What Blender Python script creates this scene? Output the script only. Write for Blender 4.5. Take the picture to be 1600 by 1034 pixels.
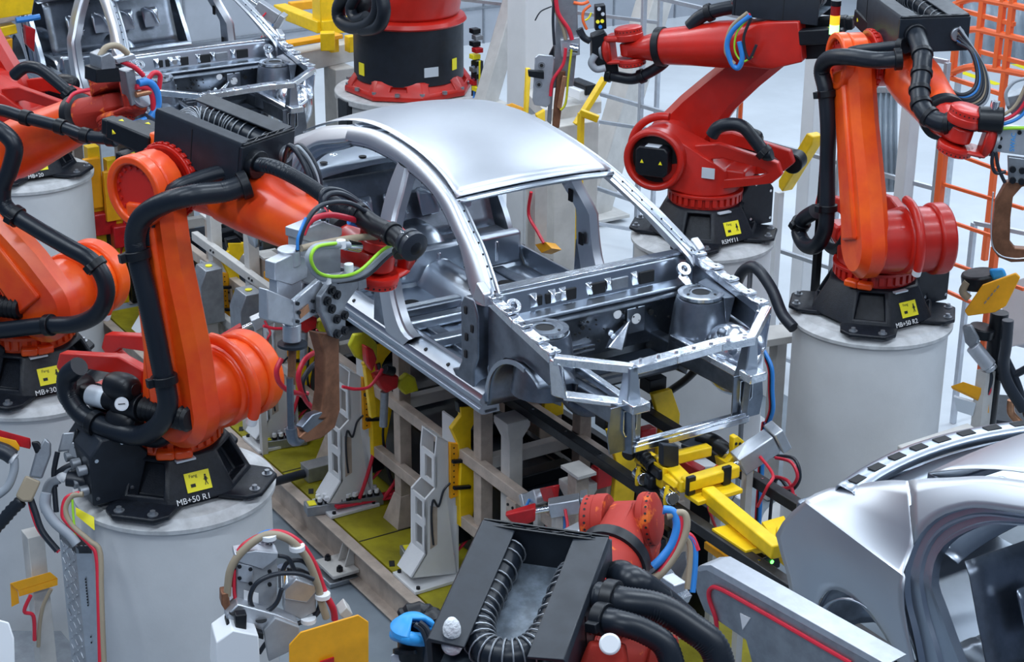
import bpy, bmesh, math, random
from mathutils import Vector, Matrix
random.seed(7)
for o in list(bpy.data.objects): bpy.data.objects.remove(o)
SC = bpy.context.scene
COL = SC.collection
PI = math.pi
V = Vector
# ------------------------------------------------------------------ camera
CAM = V((9.4, -6.25, 6.9))
FPX = 2852.974; CX, CY = 800.0, 517.0
dX = -V((-1100-CX, -650-CY, FPX)).normalized()
dY = V((5770-CX, -600-CY, FPX)).normalized()
dZ = dX.cross(dY)
def ray(px, py):
    q = V((px-CX, py-CY, FPX)); return V((dX.dot(q), dY.dot(q), dZ.dot(q)))
def at(px, py, x=None, y=None, z=None):
    "where the sight line of a photo pixel meets the plane x=, y= or z="
    r = ray(px, py)
    t = (x-CAM.x)/r.x if x is not None else (y-CAM.y)/r.y if y is not None else (z-CAM.z)/r.z
    return CAM + r*t
class PL:
    "vertical plane through p, horizontal direction ang (deg)"
    def __init__(s, p, ang):
        a = math.radians(ang); s.p = V((p[0], p[1], 0)); s.u = V((math.cos(a), math.sin(a), 0)); s.n = V((-math.sin(a), math.cos(a), 0))
    def hit(s, px, py, off=0):
        r = ray(px, py); t = (s.p + s.n*off - CAM).dot(s.n)/r.dot(s.n); return CAM + r*t
    def pt(s, u, z, off=0): return s.p + s.u*u + V((0, 0, z)) + s.n*off
cd = bpy.data.cameras.new('camera'); cam = bpy.data.objects.new('camera', cd); COL.objects.link(cam)
right = V((dX.x, dY.x, dZ.x)); down = V((dX.y, dY.y, dZ.y)); fwd = V((dX.z, dY.z, dZ.z))
m = Matrix((right, -down, -fwd)).transposed().to_4x4(); m.translation = CAM
cam.matrix_world = m
cd.sensor_width = 36; cd.lens = FPX/1600*36; cd.clip_end = 200
SC.camera = cam
# ------------------------------------------------------------------ light and exposure
SC.view_settings.view_transform = 'Standard'; SC.view_settings.look = 'None'
SC.view_settings.exposure = 0.42; SC.view_settings.gamma = 1
W = bpy.data.worlds.new('hall_light'); SC.world = W; W.use_nodes = True
bg = W.node_tree.nodes['Background']; bg.inputs[0].default_value = (.36, .52, .85, 1); bg.inputs[1].default_value = .16
def lamp(name, loc, size, power, col=(1, .98, .95), rot=(0, 0, 0)):
    l = bpy.data.lights.new(name, 'AREA'); l.shape = 'RECTANGLE'; l.size = size[0]; l.size_y = size[1]; l.energy = power; l.color = col
    o = bpy.data.objects.new(name, l); o.location = loc; o.rotation_euler = rot; COL.objects.link(o); return o
for i, x in enumerate((-13, -6.5, -1.2, 3.6, 9.5)):  # last row is unseen frontal fill, added near the camera
    for j, y in enumerate((-6.5, 0.0, 6.5)):
        lamp('ceiling_and_fill_light', (x, y, 9.2), (.5, 4.2), (175, 165, 120)[j]*(1.25 if x > 3 else 1), (.80, .90, 1))
lamp('roof_light', (-6, 13, 9), (16, 5), 950, (.76, .88, 1), (math.radians(-18), 0, 0))
lamp('roof_light', (-14, -3, 9), (5, 10), 260, (1, .93, .84), (0, math.radians(-20), 0))
# ------------------------------------------------------------------ materials
def mat(name, col, rough=.5, metal=0, var=.0, vscale=6, bump=0, bscale=40, col2=None, spec=.5, emit=0, alpha=None, coat=0, thr=None):
    m = bpy.data.materials.new(name); m.use_nodes = True; nt = m.node_tree; N = nt.nodes; L = nt.links
    p = N['Principled BSDF']; p.inputs['Base Color'].default_value = (*col, 1); p.inputs['Roughness'].default_value = rough
    p.inputs['Metallic'].default_value = metal; p.inputs['Specular IOR Level'].default_value = spec
    if coat: p.inputs['Coat Weight'].default_value = coat; p.inputs['Coat Roughness'].default_value = .15
    tc = N.new('ShaderNodeTexCoord')
    if var or col2:
        n = N.new('ShaderNodeTexNoise'); n.inputs['Scale'].default_value = vscale; n.inputs['Detail'].default_value = 6; n.inputs['Roughness'].default_value = .6
        L.new(tc.outputs['Object'], n.inputs['Vector'])
        r = N.new('ShaderNodeValToRGB'); L.new(n.outputs['Fac'], r.inputs['Fac'])
        c2 = col2 if col2 else tuple(c*(1-var) for c in col)
        t = thr or (.38, .62)
        r.color_ramp.elements[0].position = t[0]; r.color_ramp.elements[1].position = t[1]
        r.color_ramp.elements[0].color = (*c2, 1); r.color_ramp.elements[1].color = (*col, 1)
        L.new(r.outputs['Color'], p.inputs['Base Color'])
        mr = N.new('ShaderNodeMapRange'); mr.inputs['To Min'].default_value = min(1, rough*1.25); mr.inputs['To Max'].default_value = rough*.8
        L.new(n.outputs['Fac'], mr.inputs['Value']); L.new(mr.outputs[0], p.inputs['Roughness'])
    if bump:
        n2 = N.new('ShaderNodeTexNoise'); n2.inputs['Scale'].default_value = bscale; n2.inputs['Detail'].default_value = 4
        L.new(tc.outputs['Object'], n2.inputs['Vector'])
        b = N.new('ShaderNodeBump'); b.inputs['Strength'].default_value = bump; b.inputs['Distance'].default_value = .02
        L.new(n2.outputs['Fac'], b.inputs['Height']); L.new(b.outputs['Normal'], p.inputs['Normal'])
    if emit:
        p.inputs['Emission Color'].default_value = (*col, 1); p.inputs['Emission Strength'].default_value = emit
    if alpha is not None: p.inputs['Alpha'].default_value = alpha
    return m
ORANGE = mat('robot_orange_paint', (.90, .112, .006), .36, 0, .45, 2.2, col2=(.74, .048, .006), coat=.15)
RED = mat('robot_red_paint', (.56, .016, .008), .36, 0, .2, 3, coat=.15)
REDWORN = mat('worn_red_paint', (.37, .026, .016), .6, 0, .3, 9, col2=(.72, .14, .02), thr=(.35, .42), spec=.3)
BLACKCAST = mat('black_cast_iron', (.009, .012, .019), .42, 0, .4, 30, bump=.1, bscale=120, spec=.35)
BLACKPL = mat('black_plastic', (.006, .008, .012), .38, 0, .3, 20, spec=.35)
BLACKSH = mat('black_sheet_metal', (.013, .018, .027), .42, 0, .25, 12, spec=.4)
HOSE = mat('ribbed_black_hose', (.008, .012, .019), .36, spec=.4)
TRAY = mat('dusty_blue_grey_tray', (.17, .21, .26), .4, .2, .5, 14)
DARK = mat('dark_recess', (.006, .007, .009), .7)
PED = mat('white_pedestal_paint', (.68, .69, .70), .55, 0, .07, 2.5, bump=.04, bscale=60)
PEDTOP = mat('dusty_pedestal_plate', (.60, .61, .62), .6, 0, .25, 9)
CREAM = mat('cream_steel_paint', (.56, .545, .52), .5, 0, .15, 5)
TANFR = mat('dusty_cream_paint', (.50, .415, .35), .5, 0, .25, 7)
YEL = mat('yellow_machine_paint', (.92, .60, .008), .4, 0, .15, 9)
YELD = mat('orange_yellow_panel', (.95, .42, .008), .42, 0, .12, 8)
LIME = mat('lime_yellow_paint', (.62, .60, .015), .5, 0, .2, 9)
FLOORY = mat('olive_yellow_platform_paint', (.36, .315, .010), .5, 0, .4, 3.2, bump=.05)
STEEL = mat('bare_sheet_steel', (.46, .51, .58), .30, 1, .10, 2.2)
STEELD = mat('galvanised_sheet_steel', (.26, .295, .35), .36, 1, .35, 5)
STEELB = mat('bright_zinc_steel', (.80, .84, .90), .20, 1, .12, 14, bump=.12, bscale=14)
OUTER = mat('satin_body_panel_steel', (.62, .645, .69), .38, 1, .05, 1.5)
ALU = mat('machined_aluminium', (.60, .63, .68), .40, .8, .12, 12)
ALUD = mat('dull_aluminium', (.36, .385, .42), .45, .8, .2, 10)
ALC = mat('cast_aluminium', (.34, .36, .39), .45, .25, .12, 10)
CHROME = mat('chrome', (.85, .87, .9), .12, 1)
COPPER = mat('brown_copper_alloy', (.30, .135, .075), .48, .6, .4, 9)
COPPERB = mat('bright_copper', (.72, .36, .2), .35, .8, .3, 12)
RAIL = mat('black_rail_steel', (.015, .017, .021), .4, .2, .4, 14)
REDC = mat('red_cable', (.62, .02, .045), .4)
REDP = mat('red_clamp_paint', (.55, .01, .015), .4, 0, .3, 8)
BLUEC = mat('blue_cable', (.03, .22, .62), .4)
BLUEP = mat('blue_plastic', (.03, .32, .75), .4)
BLACKC = mat('black_cable', (.015, .02, .03), .4)
BEIGEC = mat('beige_cable', (.33, .27, .19), .5)
GREYC = mat('grey_cable', (.30, .33, .37), .45)
GREENC = mat('green_yellow_cable', (.33, .66, .03), .4)
ORANGEF = mat('orange_fence_paint', (.85, .14, .03), .45)
ORANGEC = mat('orange_cable', (.9, .16, .04), .4)
LABELY = mat('yellow_sticker', (.93, .82, .02), .5)
LABELW = mat('silver_sticker', (.62, .68, .74), .45, .1)
WHITEP = mat('white_plastic', (.78, .80, .83), .4)
INK = mat('black_ink', (.01, .01, .01), .6)
WHITEI = mat('white_marker', (.8, .8, .8), .6)
REDI = mat('red_lettering', (.6, .02, .02), .5)
FLOOR = mat('grey_concrete', (.24, .285, .33), .38, 0, .35, .8, bump=.02)
FLOORL = mat('pale_epoxy_floor', (.66, .70, .74), .3, 0, .12, .9)
# ------------------------------------------------------------------ mesh builder
def dep(p): return (V(p)-CAM).dot(fwd)
def cat(pts, n=6, closed=False):
    pts = [V(p) for p in pts]
    if len(pts) < 3: return pts
    out = []; m = len(pts)
    for i in range(m if closed else m-1):
        if closed: a, b, c, d = pts[i-1], pts[i], pts[(i+1) % m], pts[(i+2) % m]
        else: a, b, c, d = pts[max(i-1, 0)], pts[i], pts[i+1], pts[min(i+2, m-1)]
        for k in range(n):
            t = k/n; out.append(.5*((2*b)+(c-a)*t+(2*a-5*b+4*c-d)*t*t+(3*b-a-3*c+d)*t**3))
    if not closed: out.append(pts[-1])
    return out
def basis(d):
    d = V(d).normalized(); a = V((0, 0, 1)) if abs(d.z) < .95 else V((1, 0, 0))
    u = d.cross(a).normalized(); return u, d.cross(u).normalized()
class B:
    def __init__(s): s.v = []; s.f = []
    def add(s, vs, fs):
        k = len(s.v); s.v += [V(v) for v in vs]; s.f += [[i+k for i in f] for f in fs]; return s
    def hexa(s, c8): return s.add(c8, [(0, 3, 2, 1), (4, 5, 6, 7), (0, 1, 5, 4), (1, 2, 6, 5), (2, 3, 7, 6), (3, 0, 4, 7)])
    def box(s, c, d, ux=None, uy=None, uz=None):
        ux = V(ux or (1, 0, 0)); uy = V(uy or (0, 1, 0)); uz = V(uz) if uz else ux.cross(uy)
        c = V(c); a, b, e = ux*d[0]/2, uy*d[1]/2, uz*d[2]/2
        return s.hexa([c-a-b-e, c+a-b-e, c+a+b-e, c-a+b-e, c-a-b+e, c+a-b+e, c+a+b+e, c-a+b+e])
    def bar(s, p, q, w, h, up=(0, 0, 1)):
        p = V(p); q = V(q); d = (q-p); L = d.length; d.normalize(); up = V(up)
        sd = d.cross(up)
        if sd.length < 1e-3: sd = d.cross(V((1, 0, 0)))
        sd.normalize(); u = sd.cross(d)
        return s.box((p+q)/2, (L, w, h), d, sd, u)
    def cyl(s, p, q, r, r2=None, n=24, inner=None):
        p = V(p); q = V(q); r2 = r if r2 is None else r2; u, w = basis(q-p)
        c = [(u*math.cos(2*PI*i/n)+w*math.sin(2*PI*i/n)) for i in range(n)]
        vs = [p+x*r for x in c]+[q+x*r2 for x in c]
        fs = [(i, (i+1) % n, n+(i+1) % n, n+i) for i in range(n)]
        if inner is None: fs += [list(range(n))[::-1], list(range(n, 2*n))]
        else:
            vs += [p+x*inner for x in c]+[q+x*inner for x in c]
            for i in range(n):
                j = (i+1) % n; fs += [(2*n+j, 2*n+i, 3*n+i, 3*n+j), (j, i, 2*n+i, 2*n+j), (n+i, n+j, 3*n+j, 3*n+i)]
        return s.add(vs, fs)
    def lathe(s, c, ax, prof, n=32, a0=0, a1=2*PI):
        c = V(c); ax = V(ax).normalized(); u, w = basis(ax); vs = []; m = len(prof)
        full = abs(a1-a0-2*PI) < 1e-6; k = n if full else n+1
        for i in range(k):
            a = a0+(a1-a0)*i/n; d = u*math.cos(a)+w*math.sin(a)
            vs += [c+d*r+ax*h for r, h in prof]
        fs = []
        for i in range(n):
            j = (i+1) % k
            for t in range(m-1): fs.append((i*m+t, j*m+t, j*m+t+1, i*m+t+1))
        if full:
            if prof[0][0] > 1e-5: fs.append([i*m for i in range(n)][::-1])
            if prof[-1][0] > 1e-5: fs.append([i*m+m-1 for i in range(n)])
        return s.add(vs, fs)
    def tube(s, pts, r, n=10, sm=6, rib=0, pitch=.012, closed=False, flat=None):
        P = cat(pts, sm, closed) if sm else [V(p) for p in pts]
        if rib:
            seg = []; acc = 0
            tot = sum((P[i+1]-P[i]).length for i in range(len(P)-1)); cnt = min(int(tot/pitch)*2, 420)
            Q = []; i = 0; d = 0; step = tot/cnt
            for k in range(cnt+1):
                tgt = k*step
                while i < len(P)-2 and d+(P[i+1]-P[i]).length < tgt: d += (P[i+1]-P[i]).length; i += 1
                L = (P[i+1]-P[i]).length; Q.append(P[i].lerp(P[i+1], min(1, (tgt-d)/max(L, 1e-6))))
            P = Q
        m = len(P); vs = []; fs = []
        t0 = (P[1]-P[0]).normalized(); u, w = basis(t0)
        for i in range(m):
            if closed: t = (P[(i+1) % m]-P[i-1]).normalized()
            else: t = (P[min(i+1, m-1)]-P[max(i-1, 0)]).normalized()
            u = (u-t*u.dot(t)).normalized(); w = t.cross(u)
            rr = r(i/(m-1)) if callable(r) else r
            if rib: rr *= (1 if i % 2 else 1-rib)
            for k in range(n):
                a = 2*PI*k/n; vs.append(P[i]+(u*math.cos(a)+w*math.sin(a))*rr)
        for i in range(m if closed else m-1):
            j = (i+1) % m
            for k in range(n): fs.append((i*n+k, i*n+(k+1) % n, j*n+(k+1) % n, j*n+k))
        if not closed: fs += [list(range(n))[::-1], list(range((m-1)*n, m*n))]
        return s.add(vs, fs)
    def prism(s, poly, vec):
        vec = V(vec); P = [V(p) for p in poly]; n = len(P)
        return s.add(P+[p+vec for p in P], [list(range(n))[::-1], list(range(n, 2*n))]+[(i, (i+1) % n, n+(i+1) % n, n+i) for i in range(n)])
    def ring(s, outer, inner, vec, closed=True):
        "strip between two equally long outlines, extruded by vec"
        vec = V(vec); n = len(outer); O = [V(p) for p in outer]; I = [V(p) for p in inner]
        vs = O+I+[p+vec for p in O]+[p+vec for p in I]; fs = []
        for i in range(n if closed else n-1):
            j = (i+1) % n
            fs += [(i, j, n+j, n+i), (2*n+j, 2*n+i, 3*n+i, 3*n+j), (j, i, 2*n+i, 2*n+j), (n+i, n+j, 3*n+j, 3*n+i)]
        if not closed: fs += [(0, n, 3*n, 2*n), (n-1, 3*n-1, 4*n-1, 2*n-1)]
        return s.add(vs, fs)
    def hull(s, pts):
        bm = bmesh.new(); [bm.verts.new(p) for p in pts]; bmesh.ops.convex_hull(bm, input=bm.verts)
        bmesh.ops.delete(bm, geom=[v for v in bm.verts if not v.link_faces], context='VERTS')
        bmesh.ops.dissolve_limit(bm, angle_limit=.02, verts=bm.verts, edges=bm.edges)
        bm.verts.index_update(); s.add([v.co.copy() for v in bm.verts], [[v.index for v in f.verts] for f in bm.faces]); bm.free(); return s
    def grid(s, rows):
        m = len(rows[0]); k = len(rows)
        return s.add([p for r in rows for p in r], [(i*m+j, i*m+j+1, (i+1)*m+j+1, (i+1)*m+j) for i in range(k-1) for j in range(m-1)])
    def sph(s, c, r, n=16, sc=(1, 1, 1)):
        c = V(c); vs = []; fs = []; m = n//2
        for i in range(m+1):
            a = PI*i/m
            for j in range(n):
                b = 2*PI*j/n; vs.append(c+V((r*math.sin(a)*math.cos(b)*sc[0], r*math.sin(a)*math.sin(b)*sc[1], r*math.cos(a)*sc[2])))
        for i in range(m):
            for j in range(n): fs.append((i*n+j, (i+1)*n+j, (i+1)*n+(j+1) % n, i*n+(j+1) % n))
        return s.add(vs, fs)
    def build(s, name, material, parent=None, bevel=0, solid=0, sub=0, ang=38, seg=2):
        me = bpy.data.meshes.new(name)
        root = parent
        M = root.matrix_world.inverted() if root else None
        if root is None:
            lo = V([min(v[i] for v in s.v) for i in range(3)]); hi = V([max(v[i] for v in s.v) for i in range(3)])
            loc = V(((lo.x+hi.x)/2, (lo.y+hi.y)/2, lo.z)); vs = [v-loc for v in s.v]
        else: vs = [M @ v for v in s.v]
        me.from_pydata([tuple(v) for v in vs], [], s.f); me.update()
        bm = bmesh.new(); bm.from_mesh(me)
        bmesh.ops.remove_doubles(bm, verts=bm.verts, dist=1e-5)
        bmesh.ops.recalc_face_normals(bm, faces=bm.faces)
        for f in bm.faces: f.smooth = True
        bm.to_mesh(me); bm.free()
        me.set_sharp_from_angle(angle=math.radians(ang))
        me.materials.append(material)
        o = bpy.data.objects.new(name, me); COL.objects.link(o)
        if root: o.parent = root; o.matrix_world = root.matrix_world.copy()
        else: o.location = loc
        if root: o.matrix_basis = Matrix.Identity(4)
        WM[o.name] = (root.matrix_world.copy() if root else Matrix.Translation(loc))
        o.matrix_world = WM[o.name]
        if root: o.matrix_parent_inverse = Matrix.Identity(4); o.matrix_basis = Matrix.Identity(4)
        if solid:
            md = o.modifiers.new('t', 'SOLIDIFY'); md.thickness = solid; md.offset = 0
        if sub:
            md = o.modifiers.new('s', 'SUBSURF'); md.levels = sub; md.render_levels = sub
        if bevel:
            md = o.modifiers.new('b', 'BEVEL'); md.width = bevel; md.segments = seg; md.limit_method = 'ANGLE'; md.angle_limit = math.radians(32); md.harden_normals = False
        return o
WM = {}
def empty(name, loc, label, cat_, group=None, rz=0):
    o = bpy.data.objects.new(name, None); COL.objects.link(o); o.empty_display_size = .1
    o.location = loc; o.rotation_euler = (0, 0, rz)
    o.matrix_world = Matrix.Translation(V(loc)) @ Matrix.Rotation(rz, 4, 'Z')
    tag(o, label, cat_, group); return o
def tag(o, label=None, cat_=None, group=None, kind=None):
    if label: o['label'] = label
    if cat_: o['category'] = cat_
    if group: o['group'] = group
    if kind: o['kind'] = kind
    return o
def copy_tree(o, parent=None):
    c = o.copy(); COL.objects.link(c); c.parent = parent
    for ch in [x for x in TREE.get(o.name, [])] or list(o.children): copy_tree(ch, c)
    return c
TREE = {}
def move(o, loc, rz=None):
    o.location = loc
    if rz is not None: o.rotation_euler = (0, 0, rz)
def circ(c, u, w, r, n=16, a0=0, a1=None):
    a1 = a0+2*PI*(n-1)/n if a1 is None else a1
    return [V(c)+(V(u)*math.cos(a0+(a1-a0)*i/(n-1))+V(w)*math.sin(a0+(a1-a0)*i/(n-1)))*r for i in range(n)]
def text(s, name, c, ux, uy, h, material, parent=None, ext=.0015):
    cu = bpy.data.curves.new(name, 'FONT'); cu.body = s; cu.size = h; cu.extrude = ext; cu.align_x = 'CENTER'; cu.align_y = 'CENTER'
    t = bpy.data.objects.new(name, cu); COL.objects.link(t)
    dg = bpy.context.evaluated_depsgraph_get(); dg.update()
    me = bpy.data.meshes.new_from_object(t.evaluated_get(dg)); bpy.data.objects.remove(t)
    ux = V(ux).normalized(); uy = V(uy).normalized(); n = ux.cross(uy); M = Matrix((ux, uy, n)).transposed().to_4x4(); M.translation = V(c)
    b = B(); b.add([M @ v.co for v in me.vertices], [list(p.vertices) for p in me.polygons])
    return b.build(name, material, parent)
PZ = 1.9
def atd(px, py, d_): return CAM+ray(px, py)*(d_/FPX)
# ------------------------------------------------------------------ pedestals
def pedestal(x, y, label, r=.578, z=PZ, pads=True, rot=0, flange=.14, grp='white cylindrical robot pedestals'):
    e = empty('robot_pedestal', (x, y, 0), label, 'pedestal', None)
    B().cyl((x, y, .04), (x, y, z-.07), r, n=72).build('pedestal_body', PED, e)
    B().lathe((x, y, z-.075), (0, 0, 1), [(r+.001, -.004), (r+.030, .004), (r+.032, .03), (r+.004, .045), (r-.02, .05), (r-.035, .062), (r-.04, .068), (r-.2, .068)], 72).build('rim_plate', PEDTOP, e)
    B().cyl((x, y, 0), (x, y, .04), r+flange, n=72).build('floor_flange', PED, e)
    if pads:
        for q in (-1, 1):
            for w in (-1, 1):
                a = math.radians(rot)+q*w*PI/4+(PI if q < 0 else 0)
                B().box((x+math.cos(a)*.46, y+math.sin(a)*.46, z-.0065), (.17, .24, .03), (math.cos(a), math.sin(a), 0), (-math.sin(a), math.cos(a), 0)).build('mounting_pad', PEDTOP, e, bevel=.004)
    return e
# ------------------------------------------------------------------ black robot base
def robot_base(e, bx, by, rot, mark=None, cables=True, z=PZ):
    a = math.radians(rot); X = V((math.cos(a), math.sin(a), 0)); Y = V((-math.sin(a), math.cos(a), 0)); O = V((bx, by, z+.01)); k = V((0, 0, 1))
    P = lambda x, y, h: O+X*x+Y*y+k*h
    def octo(h, s, c): return [P(s, c, h), P(c, s, h), P(-c, s, h), P(-s, c, h), P(-s, -c, h), P(-c, -s, h), P(c, -s, h), P(s, -c, h)]
    base = B()
    lo = octo(.02, .43, .20); hi = octo(.275, .315, .13)
    base.add(lo+hi, [])
    # side faces; the corner ones carry deep windows
    for i in range(8):
        j = (i+1) % 8; q = [lo[i], lo[j], hi[j], hi[i]]; corner = i % 2 == 0
        if corner:
            c = sum(q, V())/4; nrm = (q[1]-q[0]).cross(q[3]-q[0]).normalized()
            inn = [c+(p-c)*.70+V((0, 0, .018)) for p in q]; dp = [p-nrm*.09 for p in inn]
            base.add(q+inn+dp, [(0, 1, 5, 4), (1, 2, 6, 5), (2, 3, 7, 6), (3, 0, 4, 7), (4, 5, 9, 8), (5, 6, 10, 9), (6, 7, 11, 10), (7, 4, 8, 11), (8, 9, 10, 11)])
        else: base.add(q, [(0, 1, 2, 3)])
    base.add(hi, [list(range(8))]); base.add(lo, [list(range(8))[::-1]])
    base.build('base_casting', BLACKCAST, e, bevel=.012)
    for sx in (1, -1):
        for sy in (1, -1):
            c = P(.37*sx, .37*sy, 0)
            dgl = (X*sx+Y*sy).normalized(); t = dgl.cross(k)
            f = B(); pts = []
            for (u, w) in ((-.16, .21), (.02, .20), (.09, .13), (.09, -.13), (.02, -.20), (-.16, -.21)): pts.append(c+dgl*u+t*w)
            f.hull(pts+[p+k*.028 for p in pts]+[c-dgl*.13+t*w+k*.045 for w in (-.14, .14)])
            fo = f.build('foot', BLACKCAST, e, bevel=.008)
            for w in (-.105, .105):
                b = B(); q = c+dgl*.035+t*w+k*.028; b.cyl(q, q+k*.008, .032); b.cyl(q+k*.008, q+k*.03, .017, n=6); b.build('anchor_bolt', ALUD, fo)
    # stickers on the face towards +X of the station (world)
    for (ang) in (0,):
        n = V((math.cos(ang), math.sin(ang), 0)); t = V((-n.y, n.x, 0)); up = V((-.13*n.x, -.13*n.y, .25)).normalized()
        c = O+n*.382+k*.13
        nn = up.cross(t).normalized()*-1
        if nn.dot(n) < 0: nn = -nn
        st = B(); st.box(c+nn*.004+t*.0, (.155, .115, .003), t, up, nn); so = st.build('warning_sticker', LABELY, e); so['label'] = 'yellow warning sticker with black figures'
        f = B(); q = c+nn*.0065+t*.048
        f.cyl(q+up*.026-nn*.001, q+up*.026+nn*.001, .006, n=10); f.box(q+up*.006, (.014, .026, .002), t, up, nn); f.bar(q-up*.006, q-up*.032+t*.009, .004, .002, nn); f.bar(q-up*.006, q-up*.032-t*.009, .004, .002, nn)
        f.bar(q+up*.015, q+up*.0+t*.014, .003, .002, nn); f.bar(q+up*.015, q+up*.0-t*.014, .003, .002, nn)
        f.build('pictogram', INK, so); B().box(c+nn*.0065-t*.035-up*.02, (.03, .02, .002), t, up, nn).build('text_block', INK, so)
        text('Fang', 'lettering', c+nn*.006-t*.025+up*.035, t, up, .028, INK, so, .0006)
        text('\u2739', 'hazard_mark', c+nn*.006-t*.0-up*.02, t, up, .05, REDI, so, .0006) if False else None
        B().box(O+n*.322+k*.262-t*.05, (.12, .012, .06), t, k, n).build('type_plate', LABELW, e)
        if mark: text(mark, 'handwriting', c+nn*.003-up*.1-t*.05, t, up, .05, WHITEI, e, .0008)
    # connector cabinet at the rear
    R = B(); pr = [(-.30, .03), (-.58, .03), (-.58, .34), (-.50, .44), (-.34, .44), (-.22, .30)]
    R.prism([P(x, -.2, h) for x, h in pr], Y*.4); cab = R.build('connector_box', BLACKSH, e, bevel=.012)
    for sy in (-.201, .201):
        for (x, h) in ((-.34, .1), (-.55, .08), (-.54, .32), (-.38, .40)):
            B().cyl(P(x, sy, h), P(x, sy*1.03, h), .012, n=12).build('screw', CHROME, cab)
    for i in range(6):
        x = -.585; y = -.14+.11*(i % 3); h = .12+.13*(i//3)
        B().cyl(P(x, y, h), P(x-.05, y, h), .03, n=16).build('cable_socket', ALUD, cab)
    return P
def hosep(r, pts, off=0): return [r['pl'].hit(px, py, o if True else 0) for (px, py, o) in [(p[0], p[1], (p[2] if len(p) > 2 else off)) for p in pts]]
def clamp(c, d, r, parent, name='hose_clamp', w=.05):
    d = V(d).normalized(); b = B(); b.cyl(V(c)-d*w/2, V(c)+d*w/2, r*1.28, n=24); u, v = basis(d)
    b.box(V(c)+u*r*1.25, (w, r*.9, r*.8), d, u, v); return b.build(name, BLACKPL, parent, bevel=.004)
def hoses(e, path, r, rib=.05, pitch=.013, name='corrugated_hose', clamps=(), material=None, sm=8):
    P = cat(path, 10); o = B().tube(path, r, n=14, sm=sm, rib=rib, pitch=pitch).build(name, material or HOSE, e, ang=60)
    for t in clamps:
        i = min(int(t*(len(P)-1)), len(P)-2); clamp(P[i], P[i+1]-P[i], r, o)
    return o
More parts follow.
